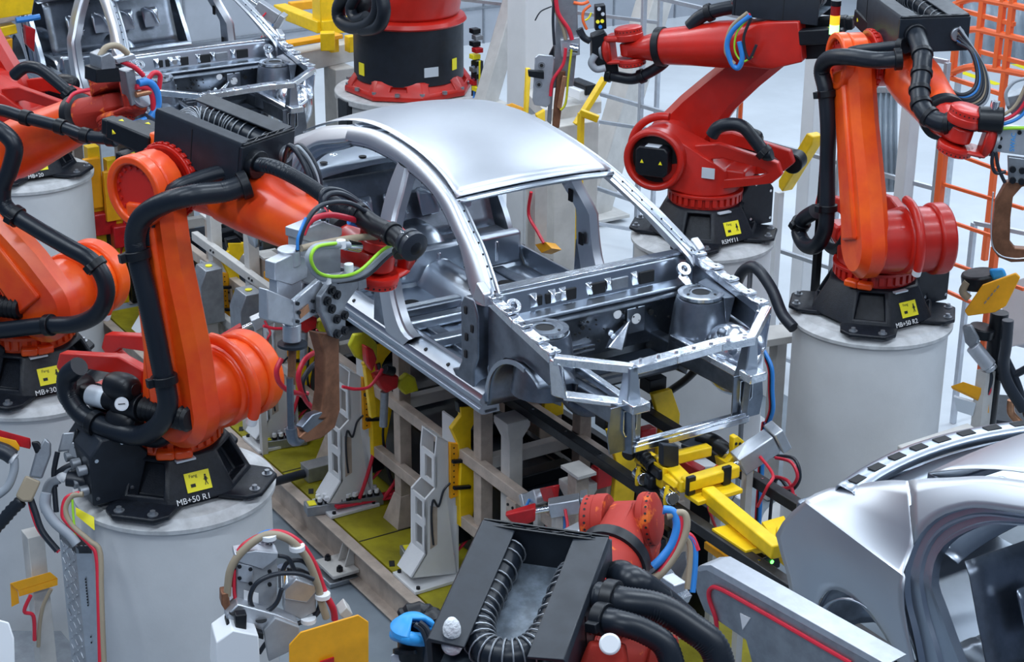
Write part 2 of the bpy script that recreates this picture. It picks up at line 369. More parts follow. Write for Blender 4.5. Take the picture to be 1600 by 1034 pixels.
# ------------------------------------------------------------------ six axis robot
def robot(label, bx, by, baserot, phi, el, wr, mark=None, a4=0, tool=None, boxup=.27, sh=None, paint=ORANGE, paint2=RED, box=True, z=PZ, wristpaint=None, boxdir=None, boxlen=(-.52, .5), cbal=True, group=None, lk=-.25, boxoff=0, bw=1.0, cbd=0, colp=None):
    e = empty('welding_robot', (bx, by, z), label, 'robot', None); colp = colp or paint
    a = math.radians(phi); d = V((math.cos(a), math.sin(a), 0)); l = V((-math.sin(a), math.cos(a), 0)); k = V((0, 0, 1)); O = V((bx, by, z))
    pl = PL((bx, by), phi)
    P = lambda x, y, h: O+d*x+l*y+k*h
    if len(el) == 2: el = pl.hit(*el)
    if len(wr) == 2: wr = pl.hit(*wr)
    el = V(el); wr = V(wr); S = P(.35, 0, .675)
    R = dict(e=e, pl=pl, P=P, d=d, l=l, k=k, S=S, el=el, wr=wr)
    robot_base(e, bx, by, baserot, mark, z=z)
    # slewing ring with notches
    c = B(); c.cyl(P(0, 0, .275), P(0, 0, .37), .292, n=64)
    for i in range(32):
        t = 2*PI*i/32; n = V((math.cos(t), math.sin(t), 0)); c.box(P(0, 0, .345)+n*.298, (.03, .036, .075), n, n.cross(k))
    c.cyl(P(0, 0, .375), P(0, 0, .40), .318, n=64)
    c.build('slewing_ring', colp, e, bevel=.003)
    st = B()
    for t in (.6, .9): n = d*math.cos(t)-l*math.sin(t); st.box(P(0, 0, .315)+n*.33, (.08, .11, .055), n, n.cross(k))
    st.build('end_stop', paint, e, bevel=.015)
    # rotating column: hull of turntable and shoulder housing
    h = B(); pts = [P(.29*math.cos(t), .29*math.sin(t), .40) for t in [2*PI*i/24 for i in range(24)]]
    pts += circ(S+l*.03, d, k, .25, 20)+circ(S+l*.26, d, k, .235, 20)+[P(-.22, .2, .62), P(-.22, -.22, .62), P(-.2, .2, .42), P(-.2, -.2, .42)]
    h.hull(pts); col = h.build('rotating_column', colp, e, bevel=.02)
    B().cyl(S+l*(lk+.07), S+l*.06, .225, n=40).build('shoulder_hub', colp, e, bevel=.01)
    B().cyl(S+l*.24, S+l*.36, .262, n=48, inner=.205).build('motor_housing_ring', colp, e, bevel=.02)
    B().cyl(S+l*.255, S+l*.275, .206, n=40).build('recess', DARK, e)
    mo = B(); mo.hull([S+l*yy+d*x+k*hh for yy in (.27, .40) for (x, hh) in ((-.14, -.09), (-.11, -.125), (.11, -.125), (.14, -.09), (.14, .09), (.11, .125), (-.11, .125), (-.14, .09))])
    mo = mo.build('shoulder_motor', BLACKPL, e, bevel=.012)
    B().box(S+l*.35+k*.127, (.12, .09, .004), d, l, k).build('sticker', LABELW, mo)
    for x in (-.08, .08):
        q = S+l*.403+d*x+k*.0; B().add([q+d*-.016+k*-.014, q+d*.016+k*-.014, q+k*.018, q+d*-.016+k*-.014+l*.001, q+d*.016+k*-.014+l*.001, q+k*.018+l*.001], [(0, 1, 2), (3, 4, 5), (0, 1, 4, 3), (1, 2, 5, 4), (2, 0, 3, 5)]).build('warning_triangle', LABELY, mo)
    B().box(P(-.10, .265, .60), (.11, .006, .09), d, l, k).build('type_plate', LABELW, e)
    # curved stop rib with a white buffer
    rb = B(); arc = [S+l*(.05)+(d*math.cos(t)+k*math.sin(t))*.30 for t in [math.radians(x) for x in range(-25, 96, 10)]]
    rb.tube(arc, lambda t: .034 if t > .1 else .034, n=12, sm=2); rb = rb.build('stop_rib', colp, e)
    q = arc[0]; dd = (arc[0]-arc[1]).normalized(); wb = B().cyl(q, q+dd*.05, .033, n=16).build('rubber_buffer', WHITEP, e, bevel=.005); wb['label'] = 'white rubber buffer'
    # rear yoke with counterbalance
    if True:
        for (y0, y1) in ((.13, .2), (-.24, -.17)):
            outer = [P(-.05, y0, .42), P(-.62, y0, .56), P(-.70, y0, .64), P(-.66, y0, .74), P(-.15, y0, .84), P(.05, y0, .8)]
            inner = [P(-.16, y0, .53), P(-.5, y0, .60), P(-.58, y0, .64), P(-.52, y0, .68), P(-.2, y0, .72), P(-.1, y0, .7)]
            B().ring(outer, inner, l*(y1-y0)).build('rear_yoke_arm', paint2, e, bevel=.01)
        B().box(P(-.28, -.05, .56), (.2, .42, .12), d, l, k).build('rear_crossbar', paint2, e, bevel=.02)
        B().box(P(-.36, .165, .86), (.0, .0, .0), d, l, k)
        B()
    if cbal:
        cb0 = P(-.66+cbd, -.36, .60); cb1 = P(.22+cbd, -.36, .66)
        ax = (cb1-cb0).normalized()
        cb = B().cyl(cb0-l*.09, cb0+l*.09, .085, n=28).build('counterbalance_pivot', BLACKPL, e, bevel=.01)
        b = B(); b.cyl(cb0, cb0+ax*.42, .062, n=28); b.cyl(cb0+ax*.36, cb0+ax*.55, .085, n=28); cy = b.build('counterbalance_cylinder', BLACKPL, e, bevel=.006)
        bl = B(); bl.tube([cb0+ax*.55, cb0+ax*.92], .075, n=20, sm=4, rib=.22, pitch=.035); bl.build('rubber_bellows', BLACKPL, cy)
        lb = B().cyl(cb0+ax*.12, cb0+ax*.26, .064, n=28).build('label_band', LABELW, cy); lb['label'] = 'silver label band'
        for sgn in (1, -1):
            ac = cb0+ax*.42+k*(.12*sgn if sgn > 0 else -.10)-l*.03; bb = B(); bb.tube([ac-ax*.12, ac-ax*.09, ac+ax*.0, ac+ax*.08, ac+ax*.11], lambda t: max(.02, .085*math.sin(PI*min(max(t, .06), .94))**.5), n=20, sm=4); bb.build('accumulator', BLACKPL, cy)
        g = cb0+ax*.50-l*.12+k*.06; gd = (CAMDIR(g)); gb = B().cyl(g-gd*.02, g+gd*.01, .04, n=24).build('pressure_gauge', ALU, cy); B().cyl(g+gd*.008, g+gd*.0115, .034, n=24).build('gauge_face', WHITEP, gb)
        u1, u2 = basis(gd); B().bar(g+gd*.013-u1*.02, g+gd*.013+u1*.02, .005, .002, gd).build('gauge_needle', INK, gb)
        B().box(cb0+ax*.47-k*.13-l*.1, (.04, .03, .03)).build('yellow_valve_cap', LABELY, cy, bevel=.01)
    # link arm
    A = S+l*(lk-.105); E_ = el+l*(lk-.105); v = (E_-A); L = v.length; v.normalize(); s = v.cross(l).normalized()   # s: forward side
    if s.dot(d) < 0: s = -s
    prof = []
    for t in range(-90, 91, 15): pass
    top = circ(E_, s, v, .20, 13, PI*.0-.1, PI+.1)
    bot = circ(A, s, v, .255, 15, PI-.15, 2*PI+.15)
    fr = [A+v*L*t+s*w for t, w in ((.25, .25), (.45, .225), (.65, .195), (.85, .19))]
    bk = [A+v*L*t-s*w for t, w in ((.85, .18), (.65, .155), (.45, .15), (.25, .19))]
    outline = [*fr, *top, *bk, *bot]
    b = B(); b.prism(outline, l*.21); arm = b.build('link_arm', paint, e, bevel=.055, seg=1, ang=20)
    b = B(); o2 = [A+v*L*t+s*w-l*.0 for t, w in ((.02, .12), (.25, .10), (.6, .075), (.95, .09), (.95, -.09), (.6, -.05), (.25, -.04), (.02, -.12))]
    b.hull([p-l*.03 for p in o2[:4]+o2[4:]]+[p+l*.02 for p in o2]); b.build('arm_stiffener', paint, e, bevel=.02)
    b = B(); b.cyl(E_-l*.04, E_+l*.04, .205, n=48, inner=.155); b.build('elbow_bearing_ring', paint, e, bevel=.012)
    b = B(); b.cyl(E_-l*.008, E_+l*.03, .156, n=40); ec = b.build('elbow_cover', paint2, e)
    for i in range(18): t = 2*PI*i/18; q = E_-l*.008+(s*math.cos(t)+v*math.sin(t))*.135; B().cyl(q, q-l*.01, .010, n=8).build('cover_bolt', paint2, ec)
    # forearm
    f = (wr-el); LF = f.length; f.normalize(); n = l.cross(f)*-1
    n = f.cross(l).normalized()
    if n.z < 0: n = -n
    b = B(); b.cyl(el+l*(lk+.10), el+l*.20, .195, n=48)
    b.cyl(el+l*(lk+.10), el+l*(lk+.15), .212, n=48)
    for i in range(30): t = 2*PI*i/30; q = el+l*(lk+.125)+(f*math.cos(t)+n*math.sin(t))*.213; b.box(q, (.02, .03, .03), f*math.cos(t)+n*math.sin(t), l)
    b.build('elbow_joint', paint2, e, bevel=.004)
    hs = B(); pts = circ(el+l*.02, f, n, .20, 16)+circ(el+l*.24, f, n, .19, 16)+circ(el+f*.34+l*.06, l, n, .175, 20)+[el-f*.26+l*y+n*z2 for y in (-.02, .26) for z2 in (-.14, .18)]
    hs.hull(pts); hs.build('forearm_housing', paint, e, bevel=.02)
    p0 = el+f*.33+l*.06; p1 = wr-f*.30; ax = (p1-p0).normalized()
    LL = (p1-p0).length
    b = B(); b.lathe(p0, ax, [(.190, -.02), (.190, LL*.2), (.165, LL*.6), (.148, LL)], 40); b.build('forearm_tube', paint, e)
    b = B(); b.lathe(p1, ax, [(.152, -.005), (.162, 0), (.162, .055), (.140, .07)], 40); b.build('wrist_collar', BLACKPL, e)
    for (y, z2, L2, sz) in ((.02, .10, .34, .12), (.20, .05, .30, .12), (.06, -.09, .26, .12)):
        q = el-f*.24+l*y+n*z2
        b = B(); b.box(q-f*L2/2, (L2, sz, sz), f, l, n); b.box(q-f*(L2+.02), (.06, sz*.8, sz*.8), f, l, n); mo = b.build('axis_motor', BLACKPL, e, bevel=.012)
        for nn2, uu in ((n, l), (-l, n)):
            q2 = q-f*L2*.8+nn2*(sz/2+.001); B().add([q2-uu*.016-f*.012, q2+uu*.016-f*.012, q2+f*.018], [(0, 1, 2)]).build('warning_triangle', LABELY, mo, solid=.001)
    # wrist: neck, fork and two round drives
    a4r = math.radians(a4); ax5 = (l*math.cos(a4r)+n*math.sin(a4r)).normalized()
    wp = wristpaint or paint2
    R['ax5'] = ax5
    nk = B(); nk.hull(circ(p1+ax*.06, ax5, ax.cross(ax5), .125, 20)+circ(wr+ax5*.05, f, f.cross(ax5), .085, 16)+circ(wr-ax5*.05, f, f.cross(ax5), .085, 16)); nk.build('wrist_neck', wp, e, bevel=.01)
    t = (V(tool).normalized() if tool else f); t = (t-ax5*t.dot(ax5)).normalized()
    for sg, th in ((1, .10), (-1, .06)):
        q = wr+ax5*sg*.075
        b = B(); b.lathe(q, ax5*sg, [(.115, 0), (.12, .01), (.12, th*.5), (.116, th*.55), (.116, th), (.095, th+.012)], 36)
        dr = b.build('wrist_drive', wp, e, ang=30)
        b = B()
        for i in range(24): u = 2*PI*i/24; b.cyl(q+ax5*sg*th*.8+(t*math.cos(u)+t.cross(ax5)*math.sin(u))*.117, q+ax5*sg*th*.8+(t*math.cos(u)+t.cross(ax5)*math.sin(u))*.1175, .006, n=6)
        b.build('bolt_row', DARK, dr)
        cc = t.cross(ax5)
        b = B(); b.hull([q+ax5*sg*y+cc*w*x_+t*x for (x, w) in ((0, .10), (.14, .095), (.2, .085)) for x_ in (-1, 1) for y in (0, th*.55)]); b.build('fork_cheek', wp, e, bevel=.02)
    cc = t.cross(ax5); b = B(); b.hull([wr+t*.15+ax5*y+cc*w for y in (-.12, .13) for w in (-.085, .085)]+circ(wr+t*.225, ax5, cc, .10, 20)); b.build('fork_bridge', wp, e, bevel=.02)
    b = B(); b.cyl(wr+t*.225, wr+t*.245, .1, n=32); b.build('tool_flange', ALUD, e)
    R['tool'] = wr+t*.245; R['t'] = t; R['f'] = f; R['n'] = n
    # energy supply box above the forearm
    if box:
        bd = (V(boxdir).normalized() if boxdir else f); bn = bd.cross(l).normalized()
        if bn.z < 0: bn = -bn
        C0 = el+bn*boxup+l*boxoff
        x0, x1 = boxlen
        Q = lambda x, y, z2: C0+bd*x+l*y*bw+bn*z2
        R['Q'] = Q
        bx_ = empty_child = None
        b = B()
        b.box(Q((x0+x1)/2, 0, 0), (x1-x0, .40*bw, .012), bd, l, bn); pan = b.build('tray', TRAY, e)
        for sg in (1, -1):
            y = .25*sg
            b = B(); c8 = [(x0, y-.07*sg, 0), (x0, y+.03*sg, 0), (x1, y+.03*sg, 0), (x1, y-.0*sg, 0)]
            pr = [(-.03, -.06), (-.03, .16), (.0, .19), (.09, .17), (.095, .165), (.0, .15), (-.01, .0)]
            outl = [(y2, z2) for (y2, z2) in ((.03, -.07), (.03, .17), (.02, .19), (-.09, .175), (-.09, .165), (.012, .17), (.012, -.07))]
            b.prism([Q(x0, sg*(.185+u), w) for u, w in outl], bd*(x1-x0)); w_ = b.build('side_cheek', BLACKSH, e, bevel=.003)
            b = B(); b.box(Q(x0+.28, sg*.216, .05), (.004, .004, .22), bd, l, bn); b.build('panel_seam', DARK, w_)
        b = B(); b.box(Q(x1+.0, 0, .05), (.03, .43*bw, .24), bd, l, bn); fp = b.build('front_plate', BLACKSH, e, bevel=.004)
        b = B()
        for i in range(9): b.bar(Q(x1, -.195+i*.043, .175+(i % 2)*.01), Q(x1-.01, -.195+(i+1)*.043, .175+((i+1) % 2)*.01), .006, .006)
        b.box(Q(x1+.012, 0, .18), (.008, .41*bw, .01), bd, l, bn); b.box(Q(x1-.02, 0, .18), (.008, .41*bw, .01), bd, l, bn); b.build('lattice_strip', BLACKPL, fp)
        sp = [Q(x1-.03, .11, .08), Q(x1-.3, .11, .09), Q(x0+.22, .105, .10), Q(x0+.08, .05, .10), Q(x0+.08, -.05, .10), Q(x0+.20, -.105, .10), Q(x1-.25, -.11, .09), Q(x1-.12, -.115, .08)]
        b = B(); b.tube(sp, .060, n=16, sm=8, rib=.06, pitch=.014); so = b.build('looped_hose', HOSE, e, ang=60)
        P_ = cat(sp, 40); cnt = 30
        for i in range(cnt):
            j = int((i+.5)/cnt*(len(P_)-2)); q = P_[j]; dd = P_[j+1]-P_[j]
            u, w = basis(dd); B().tube(circ(q, u, w, .065, 16), .0035, n=5, sm=0, closed=True).build('spring_coil', ALUD, so)
        b = B(); b.cyl(Q(x1, -.12, .06), Q(x1+.06, -.12, .06), .080, n=28); b.build('hose_gland', BLACKPL, fp, bevel=.006)
        b = B(); b.cyl(Q(x1, .14, .05), Q(x1+.04, .14, .05), .05, n=24); b.build('cable_gland', ALUD, fp, bevel=.006)
        R['gland'] = Q(x1+.05, -.12, .06); R['gland2'] = Q(x1+.04, .14, .05); R['bd'] = bd
    return R
def CAMDIR(p): return (V((9.4, -6.25, 6.9))-V(p)).normalized()
def cables(parent, ends, spec, name='cable', sag=0):
    "spec: list of (material, radius, jitter vector)"
    out = []
    for mt, r, j in spec:
        pts = [V(p)+V(j)*(1 if 0 < i < len(ends)-1 else .5) for i, p in enumerate(ends)]
        out.append(B().tube(pts, r, n=8, sm=6).build(name, mt, parent, ang=60))
    return out
# ================================================================== the robots around the centre body
A_, B_, C_, D_, E_0 = (-.14, -2.74), (-2.1, -2.98), (-.08, 2.82), (-2.2, 2.84), (-6.85, -1.5)
pedestal(*A_, 'white cylindrical pedestal in the left foreground, cable duct up its left side')
pedestal(*C_, 'white cylindrical pedestal on the right, beside the orange fence')
pedestal(*D_, 'white cylindrical pedestal behind the front end of the centre car body')
pedestal(*B_, 'white cylindrical pedestal at the left edge, behind the foreground one')
pedestal(*E_0, 'white cylindrical pedestal at upper left, in front of the farther car body', flange=.015)
RA = robot('orange six-axis robot in the left foreground, forearm stretched to the centre car door opening', *A_, 90, 24, (287, 274), (592, 405), 'MB+50 R1', a4=88, tool=(-.45, .9, 0), boxlen=(-.13, .50), boxup=.195, boxoff=.10, cbd=.27)
RC = robot('orange six-axis robot at right beside the orange fence, forearm folded down to the right', *C_, -90, 340, (1385, 92), (1500, 208), 'MB+50 R2', a4=80, tool=(.6, .75, -.1), boxdir=(.90, -.44, .0), boxlen=(-.62, .44), boxoff=.19, bw=1.22, cbal=False, boxup=.22, colp=RED)
RD = robot('red six-axis robot behind the front end, forearm pointing left across the frame', *D_, -90, 215, (1215, 62), (985, 76), 'R5MY11', a4=90, boxlen=(-.36, .32), boxdir=(-.82, -.574, .03), paint=RED)
RB = robot('orange robot at the left edge whose link arm leans out of the picture', *B_, 90, 34, (-40, 262), (176, 163), 'MB+30', a4=70, wristpaint=REDWORN, box=False)
RE = robot('red robot at upper left before the farther car body, only its shoulder in view', *E_0, 90, 215, V((-7.6, -2.0, 3.9)), V((-8.4, -2.6, 3.3)), 'MB+20', box=False, paint=RED)
# ---- hoses of robot A
e = RA['e']; h = lambda R, pts, off: [R['pl'].hit(p[0], p[1], p[2] if len(p) > 2 else off) for p in pts]
hoses(e, h(RA, [(384, 288, -.12), (350, 299, -.22), (300, 305, -.38), (255, 318, -.45), (222, 340, -.46), (211, 372), (217, 410), (228, 455), (240, 510), (250, 560), (258, 600), (262, 632), (250, 662), (222, 680), (188, 676), (155, 664), (125, 645), (106, 615), (106, 588), (124, 572)], -.45), .060, clamps=(.01, .30, .52, .80))
hoses(e, h(RA, [(375, 268, -.02), (345, 270, -.1), (310, 280, -.2), (275, 295, -.3), (240, 330, -.34), (232, 380, -.36)], -.3), .045, clamps=(.02,))
hoses(e, h(RA, [(291, 605), (290, 635), (275, 668), (248, 688), (215, 680), (190, 655), (160, 645), (148, 625), (152, 605)], -.28), .043, clamps=(.62,))
# protective hose from the supply box to the wrist, its rings and cables
g = RA['gland']; W0 = RA['tool']
hoses(e, [g, *[RA['pl'].hit(px, py, o) for px, py, o in ((430, 262, -.10), (480, 288, -.10), (540, 330, -.12), (590, 355, -.16), (618, 366, -.2), (636, 380, -.22))]], .042, rib=.07, pitch=.009)
pth = [RA['pl'].hit(px, py, o) for px, py, o in ((560, 335, -.14), (588, 354, -.16), (612, 365, -.19), (628, 378, -.22), (632, 392, -.24))]
b = B(); b.tube(pth, .052, n=18, sm=6); o = b.build('wrist_hose', BLACKPL, e)
for i in (0, 2, 4): q = pth[i]; dd = (pth[min(i+1, 4)]-pth[max(i-1, 0)]).normalized(); B().cyl(q-dd*.018, q+dd*.018, .062, n=24).build('hose_ring', BLACKPL, o, bevel=.004)
q = RA['pl'].hit(640, 380, -.24); b = B(); b.sph(q, .070, 20); bj = b.build('ball_joint', BLACKPL, e)
dd = (RA['l']*-.3+RA['d']*.9+V((0, 0, -.2))).normalized(); b = B(); b.lathe(q, dd, [(.05, -.03), (.075, -.02), (.075, .0), (.06, .01), (.078, .02), (.078, .045), (.05, .06)], 28); b.build('ribbed_end_cap', BLACKC, bj)
for k_ in (0, 1): B().box(q-dd*.05*(k_+.3)+CAMDIR(q)*.065, (.02, .02, .07), dd, dd.cross(V((0, 0, 1))).normalized()).build('metal_clip', CHROME, bj, bevel=.003)
for i, (mt, r) in enumerate(((BLACKC, .014), (GREENC, .008), (BLACKC, .012), (BLUEC, .010), (BLACKC, .014), (GREYC, .012), (BLACKC, .012))):
    j = (i-3)*.018; p = [RA['gland2']+RA['k']*j*.5+RA['l']*j*.6]+[RA['pl'].hit(px+i*3-9, py-abs(i-3)*3, .12+j*.5) for px, py in ((462, 236), (482, 262), (492, 292), (488, 322), (470, 335))]
    B().tube(p, r, n=8, sm=8).build('cable', mt, e, ang=60)
# ---- robot C hoses
e = RC['e']
hoses(e, h(RC, [(1408, 92, -.15), (1370, 94, -.3), (1325, 89, -.42), (1295, 92, -.46), (1284, 110, -.46), (1290, 142, -.44), (1294, 200, -.42), (1293, 260, -.40), (1292, 330, -.4), (1288, 362, -.4), (1275, 384, -.4), (1258, 382, -.4), (1248, 362, -.4), (1256, 342, -.38), (1275, 330, -.36)], -.4), .060, rib=.05, clamps=(.02, .37, .57, .9))
hoses(e, h(RC, [(1410, 72, -.1), (1375, 76, -.2), (1340, 80, -.3), (1315, 86, -.4)], -.3), .045, clamps=(.02,))
hoses(e, h(RC, [(1327, 338), (1325, 365), (1310, 388), (1296, 385), (1286, 365)], -.22), .045, rib=.05)
g = RC['gland']
dg_, dt_ = dep(g), dep(RC['tool'])
pt = [g, *[CAM+ray(px, py)*((dg_+(dt_-dg_)*t-.16*(1-t*.4))/FPX) for px, py, t in ((1441, 85, .1), (1440, 115, .25), (1437, 145, .4), (1443, 172, .55), (1465, 190, .7), (1500, 193, .85), (1545, 187, 1))]]
hoses(e, pt, .066, rib=.03, pitch=.012); P_ = cat(pt, 8)
for i in (8, 16, 23, 29, 36, 44): dd = (P_[i+1]-P_[i]).normalized(); B().cyl(P_[i]-dd*.018, P_[i]+dd*.018, .075, n=22).build('hose_ring', BLACKPL, e, bevel=.004)
B().cyl(P_[-1]-V((.05, .05, 0)), P_[-1]+V((.06, .07, 0)), .085, n=24).build('hose_end_joint', BLACKPL, e, bevel=.01)
for i, (mt, r) in enumerate(((BLACKC, .014), (BLUEC, .011), (BLACKC, .016), (BLACKC, .014), (BEIGEC, .009), (BLACKC, .014), (GREYC, .012))):
    j = (i-3)*.018; pp = PL((RC['gland2'].x, RC['gland2'].y), 340)
    B().tube([RC['gland2']+RC['k']*j]+[atd(px+(i-3)*3, py+(i-3)*3.5, dep(RC['gland2'])+j*.5) for px, py in ((1526, 90), (1536, 125), (1530, 150), (1508, 158), (1480, 140), (1462, 112))], r, n=8, sm=8).build('cable', mt, e, ang=60)
# ---- robot D hoses
e = RD['e']
hoses(e, h(RD, [(1205, 5), (1165, 8), (1120, 16), (1095, 26), (1078, 42)], .05), .058, rib=.05, clamps=(.6,))
hoses(e, h(RD, [(1045, 88, -.08), (1035, 100), (1015, 113), (990, 123), (965, 120), (948, 116)], -.02), .048, rib=.03, clamps=(.5, .95))
hoses(e, h(RD, [(1112, 212), (1122, 199), (1142, 194), (1162, 199), (1180, 220), (1196, 240), (1206, 240)], .30), .055, rib=.05, clamps=(.8,))
for i, (mt, r, pp) in enumerate(((BLUEC, .022, ((1172, 24), (1146, 46), (1136, 70), (1143, 98), (1153, 106), (1160, 90), (1155, 65))), (REDC, .012, ((1172, 22), (1150, 36), (1136, 58))), (BEIGEC, .016, ((1168, 20), (1142, 44), (1134, 80), (1148, 100))), (GREENC, .008, ((1172, 26), (1152, 50), (1148, 78), (1160, 96), (1176, 88))), (BLACKC, .012, ((1174, 28), (1162, 60), (1170, 92), (1182, 70))))):
    B().tube(h(RD, pp, .34), r, n=8, sm=8).build('cable', mt, e, ang=60)
# ---- robot B hoses
e = RB['e']
pp = h(RB, [(-60, 165), (0, 172), (41, 184), (95, 198), (140, 213), (182, 217)], -.26)
hoses(e, pp, .040, rib=.03)
P_ = cat(pp, 8)
for i in (16, 24, 31, 38): dd = (P_[i+1]-P_[i]).normalized(); B().cyl(P_[i]-dd*.03, P_[i]+dd*.03, .05, n=20).build('hose_ring', BLACKPL, e, bevel=.004)
hoses(e, h(RB, [(-30, 190), (2, 205), (22, 228), (16, 262), (4, 295), (10, 325), (55, 356), (105, 385), (140, 405), (160, 430), (166, 460), (152, 490), (118, 506), (72, 508), (20, 514), (-40, 520)], -.42), .056, rib=.04, clamps=(.36, .56, .86))
hoses(e, h(RB, [(-20, 388), (12, 388), (38, 402), (50, 430)], -.1), .05, rib=.04)
# ---- robot E hose
hoses(RE['e'], h(RE, [(22, 118), (40, 105), (62, 108), (85, 125), (108, 145), (124, 160)], .30), .055, rib=.05, clamps=(.8,))
# ================================================================== floor and line
fl = B().box((-8, -.6, -.05), (44, 9.4, .1)).build('floor', FLOOR); tag(fl, kind='structure')
f2 = B().box((-8, 16.1, -.05), (44, 24, .1)).build('floor', FLOORL); tag(f2, kind='structure')
f3 = B().box((-8, -9.3, -.05), (44, 8, .1)).build('floor', FLOOR); tag(f3, kind='structure')
# platform with its channel beam
pf = empty('base_platform', (-3.4, 0, 0), 'long olive-yellow steel platform under the centre car body, tan channel beam along its edge', 'platform')
b = B(); b.box((-2.65, .0, .305), (8.5, 1.70, .02)); b.build('deck_plate', FLOORY, pf)
for s in (-1, 1):
    y = -.87*s
    b = B(); b.box((-2.65, y, .165), (8.5, .014, .29)); b.box((-2.65, y-.04*s, .308), (8.5, .09, .014)); b.box((-2.65, y-.04*s, .03), (8.5, .10, .014)); b.build('channel_beam', TANFR, pf, bevel=.003)
for i in range(-2, 3):
    x = -1.45+1.35*i
    B().box((x, -.2, .3158), (.012, 1.3, .003)).build('deck_seam', DARK, pf)
    for dx in (-.1, .08): B().box((x+.42, -.70+dx, .3165), (.085, .04, .004), (.9, -.43, 0), (.43, .9, 0)).build('lifting_slot', DARK, pf, bevel=.001)
def foot(x, label):
    f = empty('levelling_foot', (x, -1.0, 0), label, 'machine foot', None)
    B().box((x, -.99, .10), (.30, .22, .03)).build('bracket_plate', CREAM, f, bevel=.006)
    B().box((x, -1.0, .025), (.26, .24, .04)).build('foot_plate', ALUD, f, bevel=.006)
    for dx in (-.1, .1):
        b = B(); b.cyl((x+dx, -1.02, .04), (x+dx, -1.02, .16), .014, n=12); b.cyl((x+dx, -1.02, .115), (x+dx, -1.02, .145), .027, n=6); b.build('levelling_bolt', BLACKPL, f)
    for dx in (-.05, .06): B().hull([V((x+dx+t, yy, zz)) for t in (-.006, .006) for yy, zz in ((-.88, .12), (-.88, .30), (-.96, .12), (-.90, .30))]).build('gusset', CREAM, f)
foot(-1.55, 'levelling foot of the platform with two black bolts, on the grey floor of the aisle')
# support frame of the black rails
fr = empty('rail_support_frame', (-3.2, .06, .31), 'dusty cream welded steel frame under the centre car body, carrying the black rails', 'steel frame')
for y in (-.40, .42):
    for i in range(7):
        x = -6.3+1.18*i+(.0 if i < 6 else .0)
        B().box((x, y, 1.02), (.10, .10, 1.42)).build('post', TANFR, fr, bevel=.006)
        B().hull([V((x+sx*.12, y+sy*.12, .315)) for sx in (-1, 1) for sy in (-1, 1)]+[V((x+sx*.055, y+sy*.055, .55)) for sx in (-1, 1) for sy in (-1, 1)]).build('post_foot', TANFR, fr, bevel=.004)
        B().box((x, y, 1.745), (.20, .14, .02)).build('post_head', CREAM, fr)
    for z in (1.30, .78): B().box((-2.75, y-.045, z), (7.2, .07, .09)).build('longitudinal_beam', TANFR, fr, bevel=.005)
    for i in range(6):
        x = -5.9+1.18*i; b = B(); b.box((x+.12, y-.085, 1.18), (.12, .02, .16)); b.build('bolt_plate', TANFR, fr)
        for dx in (-.03, .03):
            for dz in (-.04, .04): B().cyl((x+.12+dx, y-.094, 1.18+dz), (x+.12+dx, y-.105, 1.18+dz), .010, n=6).build('bolt', BLACKPL, fr)
for i in range(7):
    x = -6.3+1.18*i
    for z in (1.30,): B().box((x, .01, z), (.08, .80, .09)).build('cross_beam', CREAM, fr, bevel=.005)
tr = empty('shade_filler', (-3.0, .03, .32), 'long added black shade trough between the cream frame posts, under the car', 'filler')  # added dark filler, stands in for the deep shade under the car
B().box((-3.0, .03, .70), (7.6, .56, .72)).build('filler_body', BLACKSH, tr, bevel=.01)
for y in (-.28, .34): B().box((-3.0, y, 1.09), (7.6, .05, .05)).build('filler_rail', RAIL, tr, bevel=.004)
for i in range(9): B().box((-6.3+.85*i, .03, 1.12), (.12, .5, .10)).build('filler_block', BLACKPL, tr, bevel=.01)
tr2 = B().box((-3.0, .70, .75), (7.6, .06, .85)).build('shade_skirt', BLACKSH, bevel=.004); tag(tr2, 'dark added shade skirt along the far side of the platform', 'panel')  # added dark sheet that deepens the shade on the far side
# front pair of posts with gusseted heads
for (px, py0, nm) in ((800, 655, 0), (903, 755, 1)):
    q = at(px, py0, y=-.36 if nm == 0 else -.33)
    b = B(); b.box((q.x, q.y, (q.z+.05)/2), (.11, .11, q.z-.05)); b.build('front_post', CREAM, fr, bevel=.006)
    B().hull([V((q.x+sx*.09, q.y+sy*.09, q.z+.02)) for sx in (-1, 1) for sy in (-1, 1)]+[V((q.x+sx*.09, q.y+sy*.09, q.z-.03)) for sx in (-1, 1) for sy in (-1, 1)]+[V((q.x+sx*.05, q.y+sy*.05, q.z-.14)) for sx in (-1, 1) for sy in (-1, 1)]).build('post_capital', CREAM, fr, bevel=.004)
for y, lab in ((-.25, 'long black rail nearer the aisle, under the centre car body'), (.42, 'long black rail on the far side, under the centre car body')):
    r = empty('carriage_rail', (-.5, y, 1.755), lab, 'rail')
    b = B(); b.box((-1.4, y, 1.79), (20, .075, .07)); b.build('rail_beam', RAIL, r, bevel=.006)
    for x in (-10.6, -9.2, -7.8, 3.2, 5.2, 7.2, 8.3): B().box((x, y, .88), (.10, .10, 1.745)).build('rail_post', TANFR, r)
    for i in range(24): B().cyl((-5.2+.4*i, y, 1.825), (-5.2+.4*i, y, 1.829), .009, n=10).build('rail_screw', CHROME, r)
